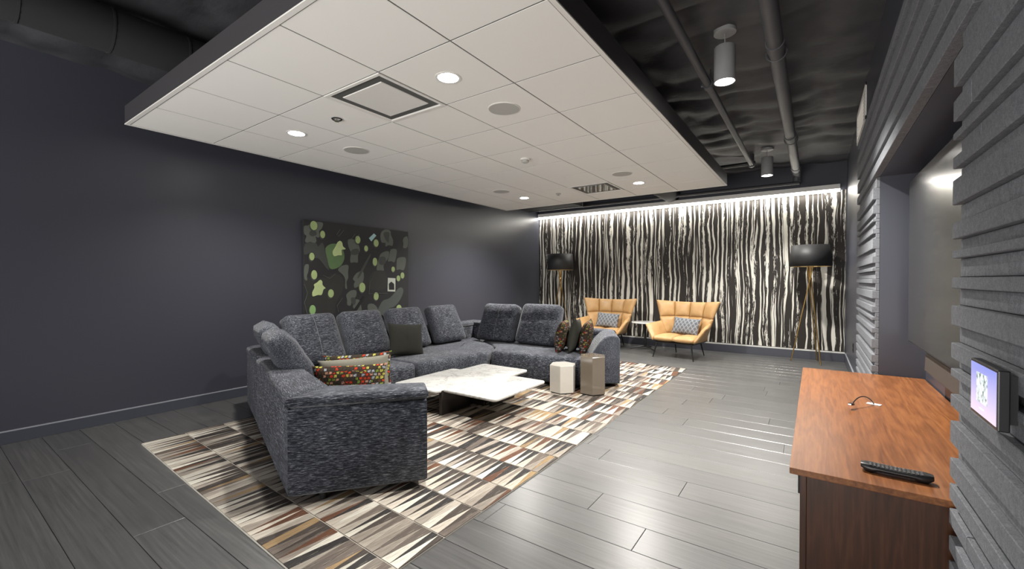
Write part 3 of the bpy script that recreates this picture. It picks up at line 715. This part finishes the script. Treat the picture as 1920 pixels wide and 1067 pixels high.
cushion('throw_pillow', 'sage grey velvet lumbar pillow between the two near tweed pillows', 'sage', (-2.87, 2.00, .37), radians(38), radians(10), .52, .28, .12, GP, cat='pillow', roll=radians(-5), seed=5, **pk)
cushion('throw_pillow', 'rear tweed lumbar pillow mostly hidden behind the sage pillow', 'tweed', (-2.96, 2.09, .37), radians(38), radians(12), .52, .29, .12, GP, cat='pillow', roll=radians(-4), seed=8, **pk)
cushion('throw_pillow', 'dark olive square pillow leaning on the wall side back cushions', 'olive', (-3.88, 3.40, .37), radians(70), radians(22), .40, .38, .13, GP, cat='pillow', roll=radians(5), seed=9, **pk)
for k, (x, y, m_, lab) in enumerate(((-2.60, 4.74, 'tweed_shaded', 'tweed pillow with shade in its colour, left of three beside the far arm'), (-2.46, 4.79, 'olive', 'dark olive pillow, middle of three beside the far arm'), (-2.32, 4.84, 'tweed_shaded', 'tweed pillow with shade in its colour, right of three against the far arm'))):
    cushion('throw_pillow', lab, m_, (x, y, .37), radians(-72), radians(10), .40, .38 if k != 1 else .40, .15, GP, cat='pillow', roll=radians((2, -5, 3)[k]), seed=20+k, **pk)

# ================================================================== COFFEE TABLE
t = thing('coffee_table', 'low white marble coffee table with notched edges on dark panel legs', 'coffee table', (-2.77, 3.42, .0105))
pts = [(-3.36, 2.77), (-2.78, 2.77), (-2.78, 2.865), (-2.18, 2.865), (-2.18, 3.70), (-2.61, 3.70), (-2.61, 4.04), (-3.25, 4.04), (-3.25, 3.62), (-3.36, 3.62)]
def rp(p, rads, n=4):
    out = []
    for i in range(len(p)):
        a, b_, c = Vector(p[i-1]), Vector(p[i]), Vector(p[(i+1) % len(p)]); r = rads[i]
        q0 = b_+(a-b_).normalized()*r; q1 = b_+(c-b_).normalized()*r
        for k in range(n+1): s_ = k/n; out.append(tuple(q0*(1-s_)**2+b_*2*s_*(1-s_)+q1*s_*s_))
    return out
pr_ = rp(pts, [.05, .05, .004, .05, .05, .004, .05, .05, .004, .05])
b = B(); rings(b, [[(x, y, z) for x, y in q] for q, z in ((inset(pr_, .006), .222), (inset(pr_, .001), .228), (pr_, .236), (inset(pr_, .001), .243), (inset(pr_, .005), .247))]); mk('top', b, 'marble', t, world=True, smooth=True, angle=50)
for x0, x1, y0, y1 in ((-2.81, -2.775, 2.84, 3.24), (-2.62, -2.585, 3.34, 3.73), (-3.28, -3.245, 3.56, 3.66), (-3.05, -2.65, 3.30, 3.33)):
    b = B(); box(b, x0, x1, y0, y1, .0105, .2385); mk('leg', b, plain('bronze_panel', (.030, .025, .022), .35, .3), t, world=True, bevel=.003)
# hexagonal drum tables
def hexa(name, label, c, r, h, mat, rot):
    t = thing(name, label, 'side table', (c[0], c[1], .0105), rot, 'hexagonal drum tables')
    def hx(q, z): return [(q*cos(k*pi/3), q*sin(k*pi/3), z) for k in range(6)]
    b = B(); rings(b, [hx(r-.012, 0), hx(r-.012, .012)]); mk('plinth', b, 'black', t)
    b = B(); rings(b, [hx(r, .012), hx(r, h-.002), hx(r-.003, h)]); mk('drum', b, mat, t, bevel=.002, seg=2)
    b = B(); rings(b, [hx(r-.006, h), hx(r-.007, h+.003)]); mk('top', b, mat, t)
hexa('hexagonal_table', 'short cream lacquered hexagonal drum table', (-2.285, 4.238), .150, .306, 'hex_cream', radians(-11.8))
hexa('hexagonal_table', 'tall glossy taupe hexagonal drum table', (-1.985, 4.370), .150, .412, 'hex_taupe', radians(-6.6))

# ================================================================== ARMCHAIRS
def patch(name, P, th, puff, mat, parent, n=10, uneven=0):
    """padded panel between four corners P (ll, lr, ur, ul), bulging towards its front normal"""
    P = [Vector(p) for p in P]; nrm = (P[1]-P[0]).cross(P[3]-P[0]).normalized()
    b = B(); fr, bk = [], []
    for j in range(n+1):
        v = j/n; a_, c_ = [], []
        for i in range(n+1):
            u = i/n; p = (P[0]*(1-u)+P[1]*u)*(1-v)+(P[3]*(1-u)+P[2]*u)*v
            g = (1-abs(2*u-1)**3)*(1-abs(2*v-1)**3); g = max(0, g)**.55
            a_.append(b.verts.new(p+nrm*(puff*g))); c_.append(b.verts.new(p-nrm*th*(.55+.45*g)))
        fr.append(a_); bk.append(c_)
    for j in range(n):
        for i in range(n):
            b.faces.new((fr[j][i], fr[j][i+1], fr[j+1][i+1], fr[j+1][i])); b.faces.new((bk[j][i], bk[j+1][i], bk[j+1][i+1], bk[j][i+1]))
    bd = [(0, i) for i in range(n)]+[(j, n) for j in range(n)]+[(n, i) for i in range(n, 0, -1)]+[(j, 0) for j in range(n, 0, -1)]
    for (j, i), (j2, i2) in zip(bd, bd[1:]+bd[:1]): b.faces.new((fr[j][i], bk[j][i], bk[j2][i2], fr[j2][i2]))
    return mk(name, b, mat, parent, smooth='all')
def armchair():
    t = thing('armchair', 'caramel leather wing armchair right of the small round table', 'armchair', (0, 0, 0), 0, 'caramel leather armchairs')
    zb, zm, zt = .34, .635, .895
    xs = [(-.345, -.425, -.515), (-.210, -.235, -.260), (0, 0, 0), (.210, .235, .260), (.345, .425, .515)]   # bottom, mid, top
    ys = [(.08, .13, .18), (.22, .275, .335), (.25, .305, .365), (.22, .275, .335), (.08, .13, .18)]
    zz = [(zb, zm-.01, zt+.012), (zb, zm, zt-.012), (zb, zm, zt-.018), (zb, zm, zt-.012), (zb, zm-.01, zt+.012)]
    V = [[(xs[c][r], ys[c][r], zz[c][r]) for r in range(3)] for c in range(5)]
    for c in range(4):
        for r in range(2): patch('back_panel', [V[c][r], V[c+1][r], V[c+1][r+1], V[c][r+1]], .055, .035, 'leather', t)
    for s in (-1, 1):
        x0, x1 = (-.325, -.002) if s < 0 else (.002, .325)
        patch('seat_panel', [(x0, -.36, .335), (x1, -.36, .335), (x1, .24, .315), (x0, .24, .315)], .085, .045, 'leather', t)
        # arm: leaf-shaped padded panel flaring out and forward
        q = [(s*.315, -.355, .285), (s*.30, .20, .30), (s*.395, .115, .56), (s*.475, -.27, .525)]
        if s < 0: q = [q[0], q[1], q[2], q[3]]
        else: q = [q[1], q[0], q[3], q[2]]
        patch('arm', q[::1], .05, .035, 'leather', t)
        b = B(); tube(b, [(s*.27, -.31, .27), (s*.325, -.355, 0)], .015, 12, .008); mk('leg', b, 'black', t, smooth=True)
        b = B(); tube(b, [(s*.21, .22, .27), (s*.235, .335, 0)], .015, 12, .008); mk('leg', b, 'black', t, smooth=True)
    b = B(); box(b, -.30, .30, -.335, .24, .238, .262); mk('seat_frame', b, 'black', t, bevel=.004)
    return t
ch = armchair(); ch.location = (-1.77, 7.35, 0); ch.rotation_euler.z = radians(-9)
c2 = copy_tree(ch); c2.location = (-3.20, 7.62, 0); c2.rotation_euler.z = radians(2); tag(c2, 'caramel leather wing armchair left of the small round table, behind the sofa arm', 'armchair')
def chair_pillow(o, lab, dx):
    M = Matrix.LocRotScale(o.location, o.rotation_euler, None); p = M @ Vector((dx, .02, .372))
    cushion('throw_pillow', lab, 'lattice', p, o.rotation_euler.z, radians(24), .42, .27, .12, 'lattice pillows on the armchairs', cat='pillow', roll=radians(3), seed=40+dx*10, **pk)
chair_pillow(ch, 'grey diamond lattice pillow on the right armchair', .03); chair_pillow(c2, 'grey diamond lattice pillow on the left armchair', .0)
# small round pedestal table
t = thing('pedestal_table', 'small round white table on a black three-footed pedestal', 'side table', (-2.50, 7.76, 0))
b = B(); lathe(b, [(.06, .470), (.235, .474), (.245, .480), (.245, .488), (.24, .492), (.1, .492)], 48); mk('top', b, 'marble', t, smooth=True)
b = B(); lathe(b, [(.022, .05), (.022, .47)], 20); mk('column', b, 'black', t, smooth=True)
for k in range(3):
    a = radians(205+120*k); b = B(); tube(b, [(0, 0, .06), (.10*cos(a), .10*sin(a), .045), (.27*cos(a), .27*sin(a), .010)], .017, 10, .010); mk('foot', b, 'black', t, smooth=True)

# ================================================================== FLOOR LAMPS
def lamp(label, loc, rz):
    t = thing('floor_lamp', label, 'floor lamp', loc, rz, 'tripod floor lamps')
    b = B(); lathe(b, [(.262, 1.455), (.240, 1.775)], 56); bmesh.ops.delete(b, geom=[f_ for f_ in b.faces if len(f_.verts) > 4], context='FACES_ONLY')
    o = mk('shade', b, 'shade', t, smooth='all'); s_ = o.modifiers.new('thickness', 'SOLIDIFY'); s_.thickness = .004; s_.offset = 1
    b = B(); lathe(b, [(.2605, 1.4551), (.2385, 1.7749)], 56); bmesh.ops.delete(b, geom=[f_ for f_ in b.faces if len(f_.verts) > 4], context='FACES_ONLY'); lin = mk('shade_lining', b, 'gold_lining', o, smooth='all')
    b = B(); tube(b, [(.262*cos(k*pi/28), .262*sin(k*pi/28), 1.456) for k in range(57)], .004, 6); mk('rim', b, 'gold_lining', o, smooth='all')
    hub = Vector((0, 0, 1.27))
    for k in range(3):
        a = radians(90+120*k); foot = Vector((.235*cos(a), .235*sin(a), .006)); top = hub+(hub-foot)*.17; sw = Vector((-sin(a), cos(a), 0))*.016
        b = B(); tube(b, [foot+sw*.2, hub+sw, top+sw], .0085, 10, .0095); mk('leg', b, 'brass', t, smooth=True)
    b = B(); lathe(b, [(.020, 1.255), (.027, 1.262), (.027, 1.282), (.020, 1.288)], 20); mk('hub', b, 'brass', t, smooth=True)
    b = B(); lathe(b, [(.012, 1.28), (.012, 1.52), (.022, 1.53), (.022, 1.58)], 16); mk('stem', b, 'brass', t, smooth=True)
    b = B()
    for k in range(3): a = radians(30+120*k); tube(b, [(0, 0, 1.575), (.245*cos(a), .245*sin(a), 1.70)], .003, 6)
    mk('spider', b, 'brass', t)
    b = B(); lathe(b, [(.012, 1.58), (.03, 1.62), (.034, 1.65), (.02, 1.685)], 20); mk('bulb', b, 'white_plastic', t, smooth='all')
    return t
lamp('brass tripod floor lamp with black drum shade, right end of the striped wall', (-.055, 7.93, 0), radians(95))
lamp('brass tripod floor lamp with black drum shade, left corner behind the sofa', (-4.22, 7.72, 0), radians(80))

# ================================================================== PAINTING
ART_X = XL+.045
t = thing('painting', 'large dark camouflage painting with pale green ovals on the left wall', 'painting', (XL+.02, 3.59, .74))
b = B(); box(b, XL+.004, ART_X, 2.785, 4.405, .74, 1.972); mk('canvas', b, plain('canvas_black', (.020, .020, .022), .6, noise_amt=.15, nscale=6), t, world=True, bevel=.003)
AC_ = {'p': (.36, .46, .20), 'g': (.25, .42, .16), 'grey': (.105, .118, .100), 'grey2': (.052, .056, .052), 'grey3': (.085, .100, .090), 'green': (.10, .17, .07), 'pale': (.46, .55, .26), 'dark': (.028, .029, .027), 'cyan': (.35, .55, .55), 'white': (.62, .66, .58), 'black': (.012, .012, .012)}
AM = {k: plain('paint_'+k, v, .6, noise_amt=.10, nscale=14) for k, v in AC_.items()}
NAMES = {'p': 'pale_oval', 'g': 'pale_oval', 'grey': 'grey_blob', 'grey2': 'dark_grey_blob', 'grey3': 'grey_stroke', 'green': 'green_disc', 'pale': 'pale_figure', 'dark': 'dark_blob', 'cyan': 'blue_patch', 'white': 'white_rectangle', 'black': 'black_stroke'}
lvl = [0]
def paint(c, pts):
    lvl[0] += 1; x1 = ART_X+.0008+.00008*lvl[0]
    pts = [(min(4.403, max(2.787, y)), min(1.970, max(.742, z))) for y, z in pts]
    if area2(pts) < 0: pts = pts[::-1]
    b = B(); rings(b, [[(x, y, z) for y, z in pts] for x in (ART_X-.001, x1)]); mk(NAMES[c], b, AM[c], t, world=True)
def outline(pts, wd=.004):
    lvl[0] += 1; b = B(); x1 = ART_X+.0012+.00008*lvl[0]
    tube(b, [(x1-.001, y, z) for y, z in pts], wd/2, 5); mk('drawn_line', b, AM['grey'], t, world=True)
OV=[('p',2.914,1.913,0.045,0.056),('p',3.029,1.815,0.032,0.046),('p',3.532,1.788,0.039,0.051),('p',3.825,1.764,0.041,0.051),('p',3.661,1.679,0.030,0.040),('p',2.887,1.535,0.033,0.046),('p',2.916,1.314,0.038,0.056),('p',3.137,1.081,0.039,0.052),('g',2.893,0.888,0.040,0.058),('p',3.597,1.149,0.048,0.065),('p',3.822,1.024,0.041,0.054),('p',4.118,1.406,0.031,0.038),('p',4.214,1.275,0.034,0.042),('p',4.290,1.318,0.035,0.045),('p',4.223,0.831,0.048,0.056),('p',3.265,0.750,0.029,0.039),('p',3.803,1.503,0.037,0.056),]
BL=[('grey',[(2.787,1.904),(2.844,1.903),(2.895,1.957),(3.045,1.973),(3.022,1.885),(2.976,1.853),(2.999,1.798),(2.969,1.765),(2.931,1.792),(2.953,1.724),(2.924,1.697),(2.872,1.715),(2.815,1.693),(2.801,1.726),(2.829,1.784),(2.79,1.794)]),
('grey2',[(2.866,1.849),(2.947,1.85),(2.954,1.801),(2.895,1.775),(2.851,1.799)]),
('grey2',[(2.786,1.698),(2.953,1.71),(2.963,1.647),(3.029,1.73),(3.054,1.646),(3.135,1.325),(2.975,1.528),(2.923,1.512),(2.879,1.593),(2.785,1.533)]),
('green',[(3.054,1.653),(3.145,1.712),(3.241,1.713),(3.323,1.632),(3.336,1.529),(3.289,1.438),(3.208,1.392),(3.12,1.383),(3.089,1.518)]),
('pale',[(3.229,1.73),(3.266,1.759),(3.299,1.735),(3.304,1.683),(3.354,1.656),(3.323,1.644),(3.282,1.645),(3.298,1.564),(3.249,1.572),(3.179,1.545),(3.157,1.608),(3.201,1.669)]),
('pale',[(2.996,1.259),(3.023,1.231),(3.019,1.188),(3.072,1.145),(3.034,1.141),(3.015,1.06),(2.961,1.069),(2.891,1.043),(2.887,1.099),(2.925,1.161),(2.906,1.196),(2.951,1.217)]),
('grey',[(3.371,1.785),(3.478,1.793),(3.548,1.722),(3.569,1.646),(3.529,1.582),(3.538,1.475),(3.476,1.489),(3.416,1.471),(3.416,1.547),(3.433,1.608),(3.391,1.681)]),
('grey2',[(3.442,1.654),(3.539,1.675),(3.556,1.607),(3.485,1.577),(3.408,1.589)]),
('grey',[(3.224,1.377),(3.289,1.438),(3.399,1.456),(3.381,1.35),(3.389,1.275),(3.355,1.23),(3.372,1.125),(3.335,1.141),(3.347,1.26),(3.305,1.327)]),
('grey',[(3.511,1.352),(3.618,1.377),(3.627,1.292),(3.608,1.214),(3.554,1.168),(3.475,1.138),(3.466,1.199),(3.493,1.23),(3.444,1.26)]),
('grey',[(3.923,1.941),(4.003,1.981),(4.084,1.956),(4.074,1.905),(4.125,1.827),(4.115,1.735),(4.043,1.755),(3.978,1.718),(3.992,1.784),(3.913,1.77),(3.893,1.874)]),
('grey2',[(3.947,1.93),(4.064,1.941),(4.043,1.853),(4.047,1.771),(4.006,1.801),(3.959,1.863)]),
('grey',[(3.892,1.616),(3.982,1.661),(4.053,1.665),(4.042,1.574),(4.001,1.523),(3.941,1.456),(3.965,1.375),(3.901,1.39),(3.824,1.381),(3.843,1.469),(3.873,1.55)]),
('grey2',[(3.873,1.575),(3.981,1.587),(4.001,1.507),(3.941,1.456),(3.872,1.47)]),
('grey',[(4.073,1.699),(4.198,1.706),(4.177,1.596),(4.145,1.495),(4.093,1.526),(4.017,1.507),(4.052,1.607)]),
('grey',[(4.187,1.572),(4.295,1.593),(4.361,1.587),(4.356,1.484),(4.316,1.381),(4.24,1.413),(4.176,1.387),(4.183,1.479)]),
('grey',[(4.318,1.884),(4.4,1.916),(4.399,1.727),(4.295,1.721),(4.317,1.79),(4.296,1.831)]),
('grey',[(3.346,1.058),(3.423,1.116),(3.51,1.119),(3.509,1.031),(3.439,0.987),(3.422,0.905),(3.362,0.923),(3.371,0.99)]),
('grey2',[(3.414,1.026),(3.5,1.016),(3.491,0.917),(3.439,0.927)]),
('grey',[(3.492,1.001),(3.562,0.983),(3.58,0.905),(3.594,0.819),(3.526,0.83),(3.439,0.889)]),
('grey3',[(4.207,1.127),(4.272,1.146),(4.315,1.108),(4.293,1.023),(4.206,0.908),(4.122,0.853),(4.039,0.849),(3.968,0.747),(3.802,0.766),(3.726,0.811),(3.85,0.827),(3.88,0.89),(3.939,0.968),(4.06,0.98)]),
('grey',[(3.675,0.923),(3.784,0.927),(3.86,0.843),(3.802,0.806),(3.689,0.813)]),
('dark',[(3.08,1.274),(3.159,1.325),(3.272,1.319),(3.33,1.23),(3.304,1.111),(3.238,1.01),(3.197,0.938),(3.205,0.85),(3.157,0.802),(3.032,0.831),(2.868,0.821),(2.782,0.889),(2.819,1.094),(2.784,1.204),(2.798,1.287)]),
('dark',[(3.681,1.112),(3.691,1.229),(3.729,1.324),(3.824,1.389),(3.961,1.391),(4.011,1.294),(4.01,1.105)]),
('grey',[(2.799,1.438),(2.854,1.446),(2.842,1.342),(2.82,1.301),(2.834,1.239),(2.791,1.252),(2.787,1.369)]),
('cyan',[(3.708,1.823),(3.787,1.893),(3.826,1.868),(3.745,1.782)]),
('white',[(4.025,1.281),(4.159,1.275),(4.154,1.081),(4.02,1.089)]),
('black',[(4.037,1.195),(4.082,1.228),(4.134,1.194),(4.139,1.108),(4.04,1.11)]),
('grey2',[(3.51,1.276),(3.72,1.615),(3.752,1.606),(3.549,1.268)]),
('black',[(3.439,0.828),(3.608,1.031),(3.644,1.014),(3.491,0.817)]),
]
order = ['dark', 'grey3', 'green', 'grey', 'grey2', 'black', 'cyan', 'white', 'pale']
def smooth_poly(p):
    out = []
    for i in range(len(p)):
        a, b_, c = Vector(p[i-1]), Vector(p[i]), Vector(p[(i+1) % len(p)])
        q0 = b_.lerp(a, .38); q1 = b_.lerp(c, .38)
        out += [tuple(q0), tuple(q0*.25+b_*.5+q1*.25), tuple(q1)]
    return out
for c in order[:5]:
    for k, p in BL:
        if k == c: paint(c, smooth_poly(p))
for c, y, z, ry, rz in OV:
    if rz > .035: paint('grey2', [(y-.008+ry*1.02*cos(q*pi/14), z-.016+rz*1.02*sin(q*pi/14)) for q in range(28)])
    paint(c, [(y+ry*cos(q*pi/14), z+rz*sin(q*pi/14)) for q in range(28)])
for k, p in BL:
    if k in order[5:]:
        paint(k, p if k in ('white', 'cyan', 'black') else smooth_poly(p))
def zq(a, c): return (2.781+(a-135)/913*1.621, 1.965-(c-105-(a-135)*.1095)/840*1.15*(1+.0))
for pts in ([(3.27, 1.90), (3.22, 1.83), (3.25, 1.81), (3.32, 1.895)], [(3.49, 1.86), (3.39, 1.74)], [(3.55, 1.86), (3.45, 1.73)], [(3.70, 1.06), (3.72, 1.22), (3.80, 1.36)], [(3.70, 1.06), (4.02, 1.06)],
            [(2.79, 1.20), (2.83, 1.09), (2.79, .98), (2.83, .82)], [(3.03, 1.31), (3.12, 1.27), (3.2, 1.33)], [(3.30, 1.02), (3.22, .92), (3.24, .84)]): outline(pts)

# ================================================================== MEDIA WALL
t = thing('television', 'large dark wall television in the felt framed alcove', 'television', (XA, 2.84, 1.37))
b = B(); box(b, .502, .545, 1.92, 3.775, .852, 1.886); mk('bezel', b, 'black', t, world=True, bevel=.003)
b = B(); box(b, .500, .5025, 1.928, 3.768, .862, 1.880); mk('screen', b, 'tv', t, world=True)
b = B(); box(b, .545, XA, 2.5, 3.2, 1.1, 1.6); mk('wall_mount', b, 'black', t, world=True)
t = thing('soundbar', 'dark brown soundbar mounted under the television', 'soundbar', (.56, 2.7, .71))
b = B(); b2 = [(.525, .725), (.56, .708), (.604, .708), (.604, .828), (.53, .828)]
rings(b, [[(x, y, z) for x, z in b2] for y in (1.96, 3.42)]); mk('body', b, 'soundbar', t, world=True, bevel=.006)
b = B(); box(b, .60, XA-.001, 2.2, 3.2, .74, .80); mk('bracket', b, 'black', t, world=True)
# credenza
t = thing('credenza', 'walnut credenza with warm brown top below the television', 'credenza', (.27, 2.86, 0))
CT = .59; ya, yb = 1.80, 3.925
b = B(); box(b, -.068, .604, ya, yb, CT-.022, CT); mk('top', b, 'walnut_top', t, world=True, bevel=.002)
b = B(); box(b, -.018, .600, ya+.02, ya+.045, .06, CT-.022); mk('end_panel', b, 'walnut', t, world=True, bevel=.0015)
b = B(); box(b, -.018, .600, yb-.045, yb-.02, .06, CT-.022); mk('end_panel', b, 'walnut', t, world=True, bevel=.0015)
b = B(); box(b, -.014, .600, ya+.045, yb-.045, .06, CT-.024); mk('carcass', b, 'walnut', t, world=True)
b = B(); box(b, .02, .58, ya+.06, yb-.06, 0, .06); mk('plinth', b, 'black', t, world=True)
n = 4; Ld = (yb-ya-.044)/n
for k in range(n):
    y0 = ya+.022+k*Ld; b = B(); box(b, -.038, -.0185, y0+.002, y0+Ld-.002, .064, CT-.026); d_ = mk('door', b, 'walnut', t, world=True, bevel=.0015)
    b = B(); s_ = 1 if k % 2 == 0 else -1; yh = y0+Ld/2+s_*(Ld/2-.04); tube(b, [(-.05, yh, .30), (-.05, yh, .42)], .005, 10); tube(b, [(-.05, yh, .31), (-.038, yh, .31)], .004, 8); tube(b, [(-.05, yh, .41), (-.038, yh, .41)], .004, 8); mk('handle', b, 'black', d_, world=True, smooth=True)
# remote
t = thing('remote_control', 'black remote control lying on the near end of the credenza', 'remote', (.228, 1.925, CT), radians(-3))
b = B(); rs = []
for s_ in [q/12 for q in range(13)]:
    x = -.092+.184*s_; w_ = .026*(1-.30*(2*abs(s_-.5))**5); z0 = .004+.007*(1-(2*abs(s_-.5))**2.5)*(-1)*(-1)*.6; z1 = .024+.005*(2*abs(s_-.5))**2
    if s_ in (0, 1): w_ *= .8; z1 -= .003
    if abs(s_-.5) > .3: z0 = .001+.010*max(0, (abs(s_-.5)-.42)/.08)
    rs.append([(x, w_*cos(q*pi/8)*(1.0), (z0+z1)/2+(z1-z0)/2*max(-1, min(1, 1.5*sin(q*pi/8)))) for q in range(16)])
rings(b, rs); mk('body', b, 'plastic', t, smooth=True, angle=50)
for i in range(13):
    for j in range(4):
        b = B(); x = -.066+.0108*i; y = -.0155+.0098*j; zt = .0250+.004*(2*abs((x+.092)/.184-.5))**2; box(b, x-.0030, x+.0030, y-.0022, y+.0022, zt-.003, zt+.0012); mk('button', b, 'rubber', t)
# cable with its cover plate
t = thing('display_cable', 'short black display cable poking out of a white plate', 'cable', (.262, 2.965, CT))
b = B(); box(b, -.03, .03, -.016, .016, 0, .004); mk('plate', b, 'white_plastic', t, rot=(0, 0, radians(-20)), bevel=.001)
b = B(); P0, P1, P2, P3 = Vector((0, 0, .003)), Vector((-.03, -.03, .062)), Vector((-.075, -.09, .060)), Vector((-.098, -.150, .022))
pts = [P0*(1-s_)**3+P1*3*s_*(1-s_)**2+P2*3*s_*s_*(1-s_)+P3*s_**3 for s_ in [q/14 for q in range(15)]]
tube(b, pts, .0028, 8); mk('cord', b, 'plastic', t, smooth=True)
b = B(); box(b, -.009, .009, -.034, 0, -.005, .006); mk('plug', b, 'plastic', t, tuple(P3), (radians(-8), 0, radians(-18)), bevel=.002)
b = B(); box(b, -.006, .006, -.044, -.034, -.0025, .003); mk('connector', b, 'chrome', t, tuple(P3), (radians(-8), 0, radians(-18)))
# wall tablet
def screen_mat(name, c1, c2, st, sc=None):
    m, nt, b_ = new_mat(name); tc = nt.nodes.new('ShaderNodeTexCoord'); s_ = nd(nt, 'SeparateXYZ', None, Vector=tc.outputs['Generated'])
    if sc: f_ = ramp(nt, noise_(nt, coords(nt, (1, 60, 34)), sc, 4, .7), [(.40, 0.), (.6, 1.)])
    else: f_ = s_.outputs[2]
    c = mix(nt, f_, c1, c2); nt.links.new(c, b_.inputs['Emission Color']); b_.inputs['Emission Strength'].default_value = st
    b_.inputs['Base Color'].default_value = (.01, .01, .012, 1); b_.inputs['Roughness'].default_value = .12; return m
t = thing('wall_tablet', 'small wall tablet with a lit lavender screen on the felt', 'tablet', (.332, 1.345, 1.008))
b = B(); box(b, .300, .318, 1.256, 1.436, .947, 1.070); mk('body', b, 'black', t, world=True, bevel=.0025)
b = B(); box(b, .318, .333, 1.275, 1.417, .960, 1.057); mk('bracket', b, 'black', t, world=True)
b = B(); box(b, .2992, .3001, 1.263, 1.430, .955, 1.064); sc_ = mk('screen', b, screen_mat('lavender_screen', (.62, .50, .62), (.22, .25, .62), .6), t, world=True)
b = B(); box(b, .2988, .2993, 1.316, 1.388, .982, 1.046); mk('picture', b, screen_mat('screen_picture', (.06, .10, .07), (.70, .74, .80), .8, 1.6), sc_, world=True)
b = B(); box(b, .2988, .2993, 1.338, 1.366, .968, .9705); mk('caption_line', b, screen_mat('screen_caption', (.85, .85, .95), (.85, .85, .95), .9), sc_, world=True)
